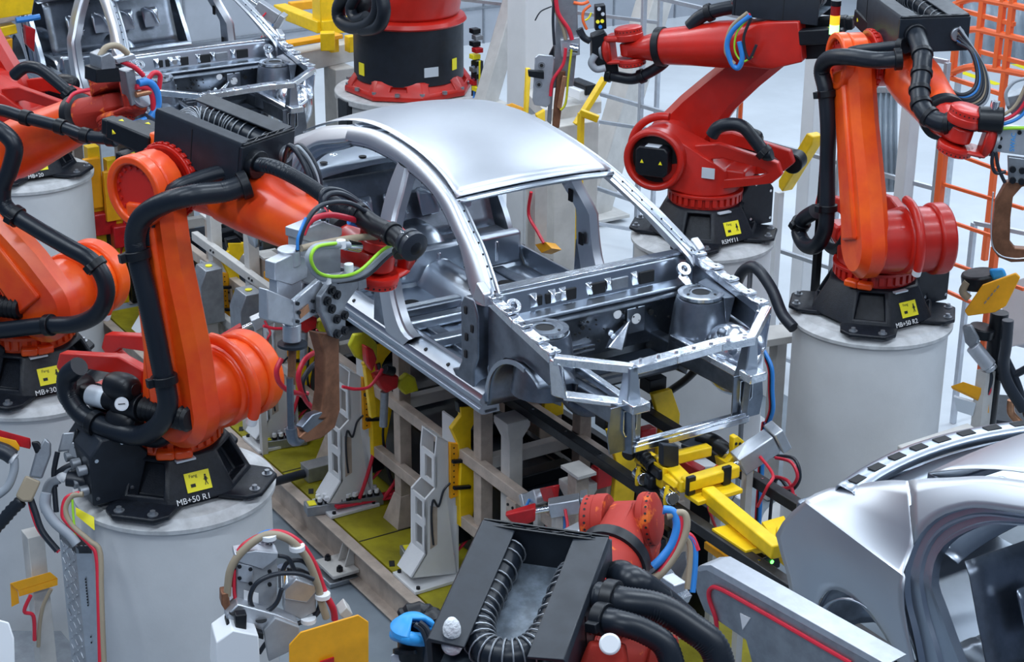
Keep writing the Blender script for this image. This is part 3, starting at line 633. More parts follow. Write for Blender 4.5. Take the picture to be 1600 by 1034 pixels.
# ---- clamp stands, traced on their own vertical plane
def stand(label, first=False):
    X = -.62; g = 'cream clamp stands along the platform edge'
    e = empty('clamp_stand', (-.72, -.66, .315), label, 'clamp stand', None)
    T = lambda pts, dx=0: [at(px, py, x=X)+V((dx, 0, 0)) for px, py in pts]
    side_o = T([(683, 682), (700, 690), (698, 777), (713, 896), (643, 903), (665, 866), (665, 780), (680, 763), (680, 713)])
    B().prism(side_o, (-.018, 0, 0)).build('side_plate', PED, e)
    B().prism([p-V((.2, 0, 0)) for p in side_o], (-.018, 0, 0)).build('side_plate', PED, e)
    # narrow front plates with windows between the two side plates
    def fplate(a, b_, name='front_plate'):
        a = at(*a, x=X); b_ = at(*b_, x=X); v = b_-a
        q = B(); outer = [a, a-V((.2, 0, 0)), b_-V((.2, 0, 0)), b_]
        inner = [a+v*.15-V((.05, 0, 0)), a+v*.15-V((.15, 0, 0)), a+v*.85-V((.15, 0, 0)), a+v*.85-V((.05, 0, 0))]
        q.ring(outer, inner, (0, .015, 0)); return q.build(name, PED, e)
    fplate((680, 713), (680, 763)); fplate((665, 782), (665, 822)); fplate((665, 822), (665, 866)); 
    B().prism([at(683, 682, x=X), at(700, 690, x=X), at(700, 690, x=X)-V((.2, 0, 0)), at(683, 682, x=X)-V((.2, 0, 0))], (0, 0, -.012)).build('top_plate', PED, e)
    a = at(643, 903, x=X); c = at(665, 866, x=X); B().prism([a, c, c-V((.2, 0, 0)), a-V((.2, 0, 0))], (0, .015, 0)).build('ramp_plate', PED, e)
    B().box((-.72, -.48, .95), (.2, .015, 1.2)).build('back_plate', PED, e)
    bp = B().box((-.71, -.665, .33), (.34, .42, .025)).build('base_plate', PED, e, bevel=.003)
    for sx in (-1, 1):
        for sy in (-1, 1): B().cyl((-.71+sx*.14, -.665+sy*.17, .342), (-.71+sx*.14, -.665+sy*.17, .36), .016, n=6).build('anchor_bolt', BLACKPL, e)
    w = B(); w.prism(T([(672, 790), (683, 792), (683, 850), (672, 858)], .003), (-.006, 0, 0)); w.build('plate_window', TANFR, e)
    # orange bar with holes and yellow swinging blade
    ob = B().prism(T([(701, 690), (714, 692), (714, 773), (702, 778)], .02), (-.03, 0, 0)).build('drilled_bar', YELD, e, bevel=.004)
    for py in range(698, 772, 9):
        q = at(707, py, x=X)+V((.02, 0, 0)); B().cyl(q, q+V((.002, 0, 0)), .006, n=8).build('bar_hole', DARK, ob)
    up = B().prism(T([(702, 668), (717, 648), (716, 634), (748, 632), (749, 645), (739, 657), (733, 668), (733, 696), (739, 716), (715, 719), (713, 692)], .03), (-.045, 0, 0)).build('upper_blade', YEL, e, bevel=.006)
    lo = B().prism(T([(715, 719), (740, 716), (748, 728), (745, 745), (731, 815), (714, 819), (713, 760)], .05), (-.07, 0, 0)).build('swinging_blade', YEL, e, bevel=.006)
    for (px, py) in ((722, 703), (732, 706), (725, 712)): q = at(px, py, x=X)+V((.03, 0, 0)); B().cyl(q, q+V((.01, 0, 0)), .010, n=8).build('screw', BLACKPL, up)
    B().prism(T([(714, 628), (735, 622), (742, 634), (716, 644)], .02), (-.06, 0, 0)).build('locating_clamp', BLACKPL, e, bevel=.006)
    for (p0, p1) in (((700, 716), (722, 714)), ((702, 757), (728, 755))):
        B().bar(at(*p0, x=X)+V((.06, 0, 0)), at(*p1, x=X)+V((.06, 0, 0)), .03, .025).build('hinge_pin', BLACKPL, e, bevel=.004)
    B().tube(T([(738, 775), (742, 800), (741, 835), (728, 856), (712, 872)], -.05), .011, n=8).build('red_hose', REDC, e)
    B().tube(T([(704, 752), (692, 765), (684, 790), (676, 780), (673, 800), (674, 830), (676, 850)], .012), .008, n=8).build('sensor_cable', BLACKC, e)
    B().prism(T([(716, 830), (736, 820), (740, 845), (720, 853)], -.03), (-.08, 0, 0)).build('drive_unit', BLACKPL, e, bevel=.006)
    return e
ST = stand('nearest cream clamp stand with a yellow blade, below the front end of the sill', True)
SECOND = [(-1.33, 'second cream clamp stand from the right, red cables running down it'), (-2.66, 'third cream clamp stand, behind the brown gun arm'), (-4.0, 'fourth cream clamp stand, half hidden by the foreground robot'), (-5.3, 'last cream clamp stand on the platform, seen between the two left robots')]
bpy.context.view_layer.update()
for dx, lab in SECOND:
    c = copy_tree(ST); c.location = (-.72+dx, -.66, .315); tag(c, lab)
    b = B()
for dx in (-1.33, -2.66):
    X = -.60+dx
    for k_, pth in enumerate((((-.44, 1.5), (-.40, 1.2), (-.43, .9), (-.52, .6), (-.6, .40)), ((-.42, 1.5), (-.37, 1.2), (-.40, .9), (-.36, .6), (-.30, .42)), ((-.30, 1.30), (-.22, 1.05), (-.18, .75), (-.30, .50), (-.42, .36)))):
        tag(B().tube([V((X+.02*k_, y, z)) for y, z in pth], .015, n=8).build('supply_hose', REDC if k_ != 1 else BLACKC), '%s supply hose %s the %s clamp stand' % (('red', 'black', 'looping red')[k_], ('down the front of', 'down the side of', 'behind')[k_], 'second' if dx > -2 else 'third'), 'hose')
# clamp heads in red and lime over stands two and three
def red_clamp(dx, label):
    X = -1.25; D_ = V((dx, 0, 0)); T = lambda pts, o=0: [at(px, py, x=X)+D_+V((o, 0, 0)) for px, py in pts]
    e = empty('toggle_clamp', at(606, 600, x=X)+D_, label, 'clamp', None)
    B().prism(T([(588, 590), (600, 584), (624, 588), (622, 606), (604, 615), (594, 604)]), (-.10, 0, 0)).build('clamp_body', REDP, e, bevel=.012)
    B().prism(T([(570, 540), (582, 545), (588, 560), (580, 580), (572, 566)], .02), (-.08, 0, 0)).build('red_lever', REDP, e, bevel=.012)
    B().prism(T([(556, 548), (564, 530), (584, 528), (600, 544), (600, 566), (582, 574), (566, 566)], -.10), (-.04, 0, 0)).build('clamp_shield', LIME, e, bevel=.01)
    B().prism(T([(626, 598), (640, 586), (652, 592), (657, 612), (636, 619), (626, 608)], -.02), (-.06, 0, 0)).build('clamp_jaw', LIME, e, bevel=.012)
    B().cyl(*T([(598, 574), (612, 578)], .03), .035, n=20).build('air_cylinder', BLACKPL, e, bevel=.006)
    B().cyl(*T([(604, 614), (602, 668)], -.03), .03, n=18).build('piston_rod', ALUD, e)
    B().tube(T([(530, 600), (550, 604), (572, 600), (588, 580), (592, 572)], .05), .012, n=8).build('air_hose', REDC, e)
    B().bar(*T([(585, 580), (595, 660)], -.12), .05, .05, (1, 0, 0)).build('clamp_bracket', YEL, e, bevel=.006)
red_clamp(0, 'red and lime-yellow clamp beneath the sill, behind the second stand')
red_clamp(-1.33, 'red and lime-yellow clamp beneath the sill, behind the third stand')
# valve blocks with rows of white plugs
def valve(x, y, z, n, ang, label):
    e = empty('valve_block', (x, y, z), label, 'valve block', 'valve blocks with white plugs')
    a = math.radians(ang); u = V((math.cos(a), math.sin(a), 0)); w = V((-u.y, u.x, 0)); O = V((x, y, z))
    B().box(O+V((0, 0, .04)), (.055*n+.1, .12, .08), u, w).build('block', ALUD, e, bevel=.004)
    B().box(O-u*(.0275*n+.0)+V((0, 0, .083)), (.06, .08, .006), u, w).build('sticker', LABELY, e)
    for i in range(n):
        for j in (-.03, .03):
            q = O+u*(.055*(i-(n-1)/2)+.03)+w*j+V((0, 0, .08)); B().cyl(q, q+V((0, 0, .02)), .021, n=12).build('collar', BLACKPL, e); p = B(); p.cyl(q+V((0, 0, .02)), q+V((0, 0, .055)), .019, n=12); p.build('plug', WHITEP, e, bevel=.005)
for (px, py, n, lab) in ((520, 790, 6, 'valve block with white plugs beside the second clamp stand base'), (443, 690, 5, 'valve block with white plugs beside the third clamp stand base'), (655, 862, 3, 'small valve block beside the base of the nearest clamp stand'), (388, 640, 3, 'valve block with white plugs next to the right ear of the foreground robot'), (560, 783, 5, 'valve block with white plugs and a bundle of red hoses'), (192, 456, 5, 'farthest valve block, between the two left robots')):
    q = at(px, py, z=.35); valve(q.x, q.y, .318, n, 78, lab)
# clamp towers seen between the two left robots
for k_, (px, lab) in enumerate(((158, 'yellow and dark clamp tower between the upper left pedestal and the foreground robot'), (186, 'second yellow clamp tower, just left of the foreground robot elbow'))):
    b0 = at(px, 415, z=.7); e = empty('clamp_tower', (b0.x, b0.y, .32), lab, 'clamp tower')
    top = at(px, 225+20*k_, x=b0.x).z
    B().box((b0.x, b0.y, (top+.32)/2), (.12, .12, top-.32)).build('tower_post', YEL, e, bevel=.006)
    B().box((b0.x+.05, b0.y+.13, .32+(top-.32)*.4), (.14, .12, (top-.32)*.8)).build('dark_cylinder', BLACKPL, e, bevel=.01)
    B().box((b0.x+.08, b0.y-.04, top-.35), (.06, .16, .5)).build('drilled_bar', YELD, e, bevel=.006)
    B().hull([V((b0.x+.1+a, b0.y+c_, top-.75+d_)) for a in (-.06, .06) for c_ in (-.08, .14) for d_ in (-.12, .1)]).build('red_clamp', REDP, e, bevel=.012)
    B().tube([V((b0.x+.12, b0.y+.1, top-.2)), V((b0.x+.18, b0.y+.22, top-.6)), V((b0.x+.14, b0.y+.16, top-1.1))], .014, n=8).build('air_hose', REDC, e)
# cable trunking on the deck
t = empty('cable_duct', (-1.9, -.5, .315), 'grey steel cable duct lying across the olive platform', 'cable duct')
a = at(440, 752, z=.40); b_ = at(502, 722, z=.40)
B().box(((a.x+b_.x)/2, -.45, .38), (.14, .62, .12)).build('duct', ALUD, t, bevel=.004)
B().box(((a.x+b_.x)/2, -.45, .443), (.15, .62, .006)).build('duct_lid', ALU, t)
qx = (a.x+b_.x)/2
tag(B().tube([V((qx-.02, -.70, .37)), V((qx+.05, -1.0, .40)), V((qx+.1, -1.25, .42)), V((qx+.2, -1.6, .3)), V((qx+.2, -2.0, .1))], .035, n=12).build('thick_cable', BLACKC), 'thick black cable from the duct on the platform to the foreground pedestal', 'cable')
# red hose bundle
for i in range(6):
    q = at(585, 776, z=.36); tag(B().tube([q+V((.02*i-.05, -.35, .02)), q+V((.02*i-.05, -.1, -.01+.01*(i % 2))), q+V((.02*i, .22, 0))], .012, n=8).build('air_hose', REDC), 'one of the red air hoses lying in a bundle on the platform', 'hose', 'red air hoses on the platform')
B()
dm = at(645, 800, z=.4); tag(B().box((-1.35, .02, .45), (.5, .55, .25)).build('drive_cover', BLACKSH, bevel=.02), 'dark grey drive cover on the platform behind the second clamp stand', 'cover')
# ================================================================== yellow shuttle carriage on the rails
c = empty('transfer_carriage', (1.9, .05, 1.83), 'yellow carriage on the black rails, in front of the centre car body', 'carriage')
Z = 1.97
B().bar(at(1069, 757, z=Z), at(1150, 733, z=Z), .085, .08).build('cross_beam', YEL, c, bevel=.012)
B().bar(at(1080, 780, z=Z-.08), at(1150, 760, z=Z-.08), .14, .03).build('cross_beam_foot', YEL, c, bevel=.006)
B().bar(at(1105, 770, z=Z-.06), at(1216, 862, z=Z-.06), .085, .09).build('main_beam', YEL, c, bevel=.01)
B().bar(at(1112, 792, z=Z-.22), at(1200, 860, z=Z-.22), .05, .05).build('lower_beam', YEL, c, bevel=.006)
B().bar(at(1025, 722, z=Z+.02), at(1108, 702, z=Z+.02), .07, .07).build('rear_cross_beam', YEL, c, bevel=.01)
B().bar(at(1040, 726, z=Z-.02), at(1075, 760, z=Z-.02), .10, .08).build('link_beam', YEL, c, bevel=.01)
for pts, m_, nm, th in (([(1036, 712), (1036, 695), (1061, 697), (1061, 732), (1036, 728)], BLACKSH, 'locating_plate', .05), ([(1036, 765), (1036, 730), (1060, 735), (1062, 765), (1050, 778)], YEL, 'locating_bracket', .10), ([(1147, 684), (1153, 681), (1164, 690), (1164, 722), (1134, 728), (1146, 712)], YEL, 'upright_bracket', .05), ([(1134, 722), (1166, 718), (1166, 735), (1138, 742)], YEL, 'upright_foot', .12)):
    X_ = 1.45; B().prism([at(px, py, x=X_) for px, py in pts], (-th, 0, 0)).build(nm, m_, c, bevel=.006)
q = at(1152, 702, x=1.46)
for (px, py) in ((1150, 693), (1156, 693), (1152, 700), (1158, 700)): s_ = at(px, py, x=1.452); B().cyl(s_, s_+V((.004, 0, 0)), .010, n=10).build('pin_hole', DARK, c)
B().tube([at(px, py, x=1.5) for px, py in ((1160, 728), (1168, 726), (1173, 735), (1171, 745))], .018, n=8).build('hook', YEL, c)
q = None
for (px, py) in ((1079, 758), (1135, 742)): q = at(px, py, z=Z); B().box(q, (.03, .06, .12)).build('rubber_stop', BLACKPL, c, bevel=.006)
for (px, py, sx) in ((997, 738, -.1), (1041, 768, -.1)):
    q = at(px, py, z=1.88); b = B(); b.cyl(q, q+V((.10, -.02, 0)), .045, n=20); w_ = b.build('roller', CHROME, c, bevel=.006)
    B().hull([q+V(p) for p in ((-.06, .02, .09), (.08, .02, .09), (-.06, .14, .09), (.08, .14, .09), (-.06, .0, .05), (.08, .0, .05))]).build('roller_fork', YEL, c, bevel=.01)
    B().tube([q+V((.05, -.03, .07)), q+V((.06, -.05, .0)), q+V((.05, -.04, -.05))], .014, n=8).build('roller_guard', YEL, c)
B().bar(at(1002, 712, z=1.95), at(1037, 742, z=1.95), .07, .07).build('drive_tube', BLACKPL, c, bevel=.012)
B().bar(at(1008, 752, z=1.86), at(1044, 745, z=1.86), .12, .10).build('drive_housing', BLACKPL, c, bevel=.02)
B().tube([at(980, 712, z=2.0), at(990, 702, z=2.02), at(1005, 712, z=2.0), at(1020, 728, z=1.97)], .045, n=12, rib=.15, pitch=.03).build('drive_bellows', BLACKPL, c)
B().bar(at(1075, 690, z=1.98), at(1110, 702, z=1.98), .16, .03).build('black_cover_plate', BLACKSH, c, bevel=.006)
B().tube([at(1092, 683, z=2.0), at(1115, 690, z=2.0), at(1135, 705, z=1.95)], .05, n=12).build('cable_drum', BLACKPL, c)
for pts, z in (([(1112, 825), (1165, 812), (1208, 850), (1165, 860)], 1.84), ([(1190, 815), (1225, 805), (1240, 835), (1215, 850)], 1.75)):
    B().prism([at(px, py, z=z) for px, py in pts], (0, 0, -.04)).build('cover_plate', YEL, c, bevel=.004)
B().bar(at(1105, 850, z=1.5), at(1150, 882, z=1.5), .05, .05).build('under_bar', YELD, c, bevel=.004)
B().hull([at(px, py, z=1.75)+V((0, 0, dz)) for px, py in ((1210, 850), (1228, 845), (1230, 890), (1218, 880)) for dz in (0, .12)]).build('end_block', YEL, c, bevel=.012)
sn = empty('sensor_unit', at(1197, 874, z=1.6), 'small black sensor with a green light, beside the black rail', 'sensor')
q = at(1197, 874, z=1.66); B().box(q, (.10, .14, .10)).build('sensor_housing', BLACKPL, sn, bevel=.008); lm = mat('green_light', (.1, 1, .1), .4, emit=4); p_ = q+V((.052, .0, .01)); B().cyl(p_, p_+V((.004, 0, 0)), .012, n=12).build('indicator_light', lm, sn)
# red and silver pneumatic units by the rails
def pneu(p, d, label, col=REDP, s=1):
    p = V(p); d = V(d).normalized(); u, w = basis(d)
    e = empty('pneumatic_clamp', p, label, 'pneumatic clamp', None)
    b = B(); b.box(p, (.20*s, .10*s, .10*s), d, u, w); b.box(p+d*.13*s, (.05*s, .12*s, .12*s), d, u, w); b.build('air_cylinder', ALU, e, bevel=.008)
    b = B(); b.cyl(p-d*.10*s, p-d*.2*s, .02*s, n=14); b.build('rod', CHROME, e)
    b = B(); b.hull([p-d*.18*s+u*x*s+w*y*s+d*z*s for x, y, z in ((-.04, -.04, 0), (.04, -.04, 0), (-.04, .05, -.02), (.04, .05, -.02), (-.03, -.02, -.2), (.03, -.02, -.2), (0, .10, -.15))]); b.build('clamp_body', col, e, bevel=.01)
    B().box((p.x-d.x*.05, p.y-d.y*.05, (p.z-.06)/2+.15), (.05, .05, p.z-.36)).build('mounting_post', CREAM, e)
    for k_ in (-1, 1): B().tube([p+u*.05*k_*s, p+u*.12*k_*s+w*.08*s, p+u*.14*k_*s-V((0, 0, .12*s)), p+u*.06*k_*s-V((0, 0, .26*s))], .010, n=8).build('air_hose', REDC if k_ > 0 else BLUEC, e)
    return e
pneu(at(883, 790, z=1.62), (.5, .75, .2), 'silver and red pneumatic clamp left of the worn red wrist', s=1.0)
pneu(at(1180, 706, z=2.0), (.2, .9, .5), 'silver pneumatic cylinder tilted upward, right of the yellow upright bracket', s=1.3)
pneu(at(1130, 765, z=1.55), (.8, .3, -.3), 'red pneumatic clamp under the yellow main beam')
pneu(at(838, 778, z=1.4), (-.7, .1, -.5), 'red pneumatic clamp with a blue hose, left of the two robot wrist drives')
pneu(at(905, 833, z=1.6), (-.3, -.8, -.4), 'silver pneumatic clamp between the black robot box and the worn red wrist')
pneu(at(412, 498, z=1.5), (.2, .8, .3), 'small silver clamp between the aluminium gun and the cream frame')
for i, (cc, m_) in enumerate((((1200, 560), REDC), ((1198, 570), BLACKC), ((1206, 560), BLUEC))):
    tag(B().tube([at(px+i*2, py, y=1.15) for px, py in ((1190, 548), (1202, 575), (1203, 610), (1204, 640), (1196, 665), (1190, 690))]+[V((at(1190, 690, y=1.15).x+.02*i, 1.15, .02))], .014, n=8).build('supply_hose', m_), '%s hose hanging right of the car front end' % ('red', 'black', 'blue')[i], 'hose')
tag(B().tube([at(px, py, y=1.2) for px, py in ((1212, 715), (1236, 722), (1246, 745), (1232, 762), (1205, 758), (1210, 745), (1232, 752), (1240, 775), (1242, 800))]+[V((at(1242, 800, y=1.2).x, 1.2, .02))], .012, n=8).build('supply_hose', REDC), 'looping red hose beside the right pedestal', 'hose')
tag(B().tube([at(px, py, y=1.25) for px, py in ((1206, 712), (1240, 716), (1250, 745), (1236, 766), (1208, 762))]+[V((at(1208, 762, y=1.25).x, 1.25, .02))], .012, n=8).build('supply_hose', BLACKC), 'looping black hose beside the right pedestal', 'hose')
tag(B().tube([at(px, py, y=.9) for px, py in ((1120, 520), (1100, 560), (1075, 590), (1040, 615), (1005, 640), (985, 655))], .028, n=10).build('thick_cable', BLACKC), 'thick black cable sagging through the front end opening', 'cable')
tag(B().tube([at(px, py, y=2.2) for px, py in ((1146, 455), (1160, 425), (1180, 418), (1205, 450), (1222, 490), (1240, 512))], .045, n=12).build('thick_cable', BLACKC), 'thick black cable arching over a bracket on the pedestal behind the front end', 'cable')
tag(B().box(at(1172, 430, y=2.2)-V((0, 0, .95)), (.03, .03, 2.1)).build('cable_bracket', ALUD, bevel=.003), 'slim grey post holding the arched black cable', 'bracket')
# under-body lime and yellow tooling on the far side
def far_stand(x, y, label):
    e = empty('locating_pillar', (x, y, .315), label, 'locating pillar', None)
    B().box((x, y, .95), (.16, .2, 1.27)).build('pillar', TANFR, e, bevel=.006)
    B().prism([V((x+.09, y+a, z)) for a, z in ((-.10, 1.2), (.08, 1.2), (.10, 1.75), (.02, 1.95), (-.14, 1.95), (-.06, 1.7))], (.04, 0, 0)).build('yellow_blade', YEL, e, bevel=.006)
    B().hull([V((x+a, y+b_, z)) for a in (-.05, .07) for b_ in (-.12, .02) for z in (1.92, 2.02)]).build('locating_pad', BLACKPL, e, bevel=.006)
    B().hull([V((x+.1+a, y-.16+b_, z)) for a in (-.04, .04) for b_ in (-.06, .06) for z in (1.55, 1.7)]).build('red_clamp', REDP, e, bevel=.01)
for x, lab in ((.30, 'yellow-bladed locating pillar under the front of the centre car body'), (-1.1, 'second yellow-bladed locating pillar under the centre car body'), (-2.5, 'third yellow-bladed locating pillar under the centre car body')): far_stand(x, .56, lab)
far_stand(.62, -.02, 'yellow-bladed locating pillar between the rails, below the engine bay')
# grey sheet boxes in the upper part of the frame
for i, (px, py, lab) in enumerate(((318, 424, 'grey sheet metal box with a yellow dot, left of the cream frame post'), (380, 462, 'grey sheet metal box with a yellow dot, right of the first one'))):
    q = at(px, py, y=-.75); B_leg = True; bx_ = empty('junction_box', q-V((0, 0, .2)), lab, 'metal box'); B().hull([q+V((a, b_, c_)) for a in (-.11, .11) for b_, c_ in ((-.08, -.45), (.13, -.45), (.13, .04), (-.02, .04), (-.08, -.1))]).build('housing', ALUD, bx_, bevel=.006); B().box((q.x, q.y+.02, (q.z-.4)/2+.16), (.12, .12, q.z-.72)).build('box_leg', CREAM, bx_); B().cyl(q+V((.0, .05, .04)), q+V((0, .05, .048)), .03, n=16).build('dot_sticker', LABELY, bx_)

# taller cream frame seen between the foreground link arm and its gun
yf = -.52; p1 = at(333, 332, y=yf); p2 = at(391, 352, y=yf-.0)
e = empty('support_frame', ((p1.x+p2.x)/2, yf, .32), 'taller cream frame with two posts, seen beneath the foreground robot forearm', 'steel frame')
for p in (p1, p2): B().box((p.x, p.y, (p.z+.32)/2), (.10, .10, p.z-.32)).build('post', CREAM, e, bevel=.006)
B().box((p1.x, yf+.25, p1.z-.06), (.09, .5, .09)).build('cross_beam', CREAM, e, bevel=.005); B().box((p2.x, yf+.25, p2.z-.06), (.09, .5, .09)).build('cross_beam', CREAM, e, bevel=.005)
a = at(318, 378, y=yf-.06); b_ = at(445, 470, y=yf-.06); zz = (a.z+b_.z)/2; B().bar((a.x-.2, yf-.06, zz), (b_.x+.1, yf-.06, zz), .06, .08).build('longitudinal_beam', CREAM, e, bevel=.005)
B().bar((a.x-.2, yf-.06, zz-.6), (b_.x+.1, yf-.06, zz-.6), .06, .08).build('longitudinal_beam', CREAM, e, bevel=.005)
for px, py in ((331, 395), (391, 437)):
    for dx in (-.03, .03): q = at(px, py, y=yf-.095); B().cyl((q.x+dx, yf-.09, zz), (q.x+dx, yf-.10, zz), .011, n=8).build('bolt', BLACKPL, e)
B().box((p2.x+.2, yf+.1, p2.z-.45), (.14, .12, .16)).build('yellow_pad', YELD, e, bevel=.01)

for x, lab in ((-8.6, 'black bolster beam carrying the farther car body, rear one'), (-7.0, 'black bolster beam carrying the farther car body, front one'), (4.9, 'black bolster beam under the lower right car body, nearer its tail'), (6.3, 'black bolster beam under the lower right car body, farther from its tail')):
    b = B(); b.box((x, .1, 1.86), (.12, 1.25, .07)); b.box((x, -.40, 1.96), (.10, .10, .16)); b.box((x, .62, 1.96), (.10, .10, .16)); tag(b.build('bolster_beam', BLACKSH, bevel=.006), lab, 'beam')
# ================================================================== car bodies
YC = .02
def ysd(z): return .87 if z < 2.75 else .87-(z-2.75)*.42
def side(px, py):
    y = -.75
    for i in range(20):
        p = at(px, py, y=y); y = .5*y+.5*(YC-ysd(p.z))
    return p
def SP(x, z, s=-1, inn=0): return V((x, YC+s*(ysd(z)-inn), z))
def resample(P, n):
    P = cat(P, 8); d = [0]
    for i in range(len(P)-1): d.append(d[-1]+(P[i+1]-P[i]).length)
    out = []; j = 0
    for k in range(n):
        t = d[-1]*k/(n-1)
        while j < len(P)-2 and d[j+1] < t: j += 1
        out.append(P[j].lerp(P[j+1], (t-d[j])/max(1e-9, d[j+1]-d[j])))
    return out
def spots(e, pts, n, r=.006, name='hole', m=None, dep=.002):
    for p in pts: B().cyl(V(p)-V(n)*dep, V(p)+V(n)*dep, r, n=10).build(name, m or DARK, e)
def make_car(label, roof=True):
    e = empty('car_body', (0, YC, 2.0), label, 'car body', None)
    for s in (-1, 1):
        mir = lambda p: p if s < 0 else V((p.x, 2*YC-p.y, p.z))
        Yv = V((0, -s, 0))                       # inwards
        # cant rail, A pillar and C pillar arch
        inn_xz = [(.20, 2.78), (.09, 2.83), (-.16, 3.01), (-.33, 3.09), (-.52, 3.17), (-.69, 3.225), (-.90, 3.26), (-1.12, 3.28), (-1.35, 3.29), (-1.65, 3.285), (-1.93, 3.245)]
        out_xz = [(.36, 2.80), (.30, 2.88), (.02, 3.05), (-.17, 3.14), (-.40, 3.245), (-.60, 3.305), (-.80, 3.35), (-1.02, 3.385), (-1.31, 3.41), (-1.63, 3.41), (-1.95, 3.365)]
        I = resample([V((x, 0, z)) for x, z in inn_xz], 40); O = resample([V((x, 0, z)) for x, z in out_xz], 40)
        rows = []
        for i in range(40):
            a, b_ = O[i], I[i]; row = []
            row.append(mir(SP(a.x, a.z, -1, .035))+V((0, 0, -.004)))
            for t, o in ((0, .012), (.12, .0), (.3, -.006), (.6, -.008), (.8, .0), (.84, .018), (1, .022)):
                p = a.lerp(b_, t); row.append(mir(SP(p.x, p.z, -1, o)))
            row.append(mir(SP(b_.x, b_.z, -1, .085))+V((0, 0, .004)))
            row.append(mir(SP(a.x, a.z, -1, .10))+V((0, 0, -.03)))
            rows.append(row+[row[0]])
        sf = B().grid(rows).build('side_frame', OUTER, e, ang=50)
        # inner pinch flange with spot welds
        pts = [mir(SP(p.x, p.z-.008, -1, .03)) for p in I[2:-2]]
        fl = B(); fl.grid([[mir(SP(p.x, p.z+.004, -1, .025)) for p in I], [mir(SP(p.x+ (0), p.z-.012, -1, .03)) for p in I]]); fl.build('door_flange', STEELD, sf, solid=.004)
        for p in pts[::3]: B().cyl(p, p+V((0, s*.008, 0)), .004, n=8).build('spot_weld', DARK, sf)
        # windscreen flange of the A pillar with rivet holes
        wf = resample([V((x, 0, z)) for x, z in out_xz[:6]], 12)
        B().grid([[mir(SP(p.x+.01, p.z-.012, -1, .03)) for p in wf], [mir(SP(p.x+.012, p.z-.02, -1, .085)) for p in wf]]).build('windscreen_flange', STEEL, sf, solid=.004)
        for p in wf[1:-1]: q = mir(SP(p.x+.012, p.z-.012, -1, .06)); B().cyl(q-V((0, 0, .004)), q+V((0, 0, .006)), .006, n=8).build('rivet_hole', DARK, sf)
        # sill
        prof = [(.85, 2.06), (.875, 2.065), (.89, 2.08), (.89, 2.105), (.872, 2.112), (.872, 2.135), (.885, 2.142), (.885, 2.165), (.872, 2.18), (.866, 2.20), (.805, 2.245), (.775, 2.25), (.765, 2.265), (.755, 2.265), (.74, 2.06)]
        sl = B(); sl.prism([V((-2.5, YC+s*y, z)) for y, z in prof], V((2.84, 0, 0))); sill = sl.build('sill', STEEL, e, ang=30)
        for x in (-.15, -.45, -.78, -1.5, -1.9): q = V((x, YC+s*.835, 2.221)); B().cyl(q, q+V((0, s*.003, .006)), .014, n=10).build('sill_hole', DARK, sill)
        # B pillar
        if s < 0: L = [side(*p) for p in ((621, 252), (606, 290), (594, 335), (588, 380), (588, 430), (594, 470), (602, 520), (611, 536), (622, 548))]; R = [side(*p) for p in ((633, 263), (624, 300), (613, 340), (606, 385), (606, 430), (612, 470), (622, 505), (631, 522), (640, 530))]; BPX = (L, R)
        L, R = BPX; L = resample(L, 22); R = resample(R, 22); rows = []
        for a, b_ in zip(L, R):
            c = a.lerp(b_, .5); row = []
            for t, o in ((-.10, .03), (0, .025), (.06, 0), (.5, -.008), (.94, 0), (1, .025), (1.1, .03), (1.05, .09), (-.05, .09)):
                p = a.lerp(b_, t); row.append(mir(SP(p.x, max(p.z, 2.17), -1, o)))
            rows.append(row+[row[0]])
        bp = B().grid(rows).build('centre_pillar', OUTER, e, ang=45)
        for i in (3, 7, 12): q = mir(SP(L[i].lerp(R[i], .5).x, L[i].z, -1, .11)); B().box(q, (.05, .012, .09)).build('access_hole', DARK, bp)
        # lower pillar foot
        B().prism([mir(SP(x, z, -1, .012)) for x, z in ((-1.16, 2.20), (-1.14, 2.50), (-1.06, 2.62), (-1.0, 2.4), (-.97, 2.25), (-.90, 2.2))], Yv*.05).build('pillar_foot', STEELD, e, bevel=.008)
        # hinge pillar
        hp = B(); hp.prism([mir(V((x, YC-.86, z))) for x, z in ((-.02, 2.20), (-.06, 2.235), (.02, 2.26), (.065, 2.34), (.06, 2.50), (.055, 2.72), (.10, 2.79), (.22, 2.80), (.27, 2.70), (.27, 2.42), (.22, 2.32), (.22, 2.10), (.34, 2.10), (.34, 2.06), (-.02, 2.06))], Yv*.11); hpo = hp.build('hinge_pillar', STEELD, e, bevel=.01)
        for (x, z) in ((.12, 2.70), (.13, 2.52), (.12, 2.40), (.2, 2.6)): q = mir(V((x, YC-.864, z))); B().box(q, (.03, .006, .05)).build('hinge_hole', DARK, hpo, bevel=.004)
        B().hull([mir(V((x, YC-y, z))) for y in (.80, .86) for x, z in ((.20, 2.80), (.36, 2.80), (.34, 2.88), (.25, 2.93))]).build('pillar_root', OUTER, e, bevel=.01)
        # quarter panel: side face, bevelled shoulder and sloping C pillar
        def pol(T, z):
            for (z0, x0), (z1, x1) in zip(T[:-1], T[1:]):
                if z0 >= z >= z1: return x0+(x1-x0)*(z0-z)/(z0-z1)
            return T[-1][1]
        XT = [(2.81, -3.24), (2.70, -3.33), (2.57, -3.41), (2.48, -3.36), (2.40, -3.31), (2.21, -3.25), (2.1, -3.22)]
        XF = [(2.81, -2.53), (2.74, -2.52), (2.63, -2.51), (2.50, -2.45), (2.36, -2.39), (2.20, -2.33), (2.1, -2.3)]
        GL = resample([V((x, 0, z)) for x, z in ((-3.17, 2.85), (-3.06, 2.93), (-2.88, 3.03), (-2.74, 3.09))], 22)
        rows = []; N = 22
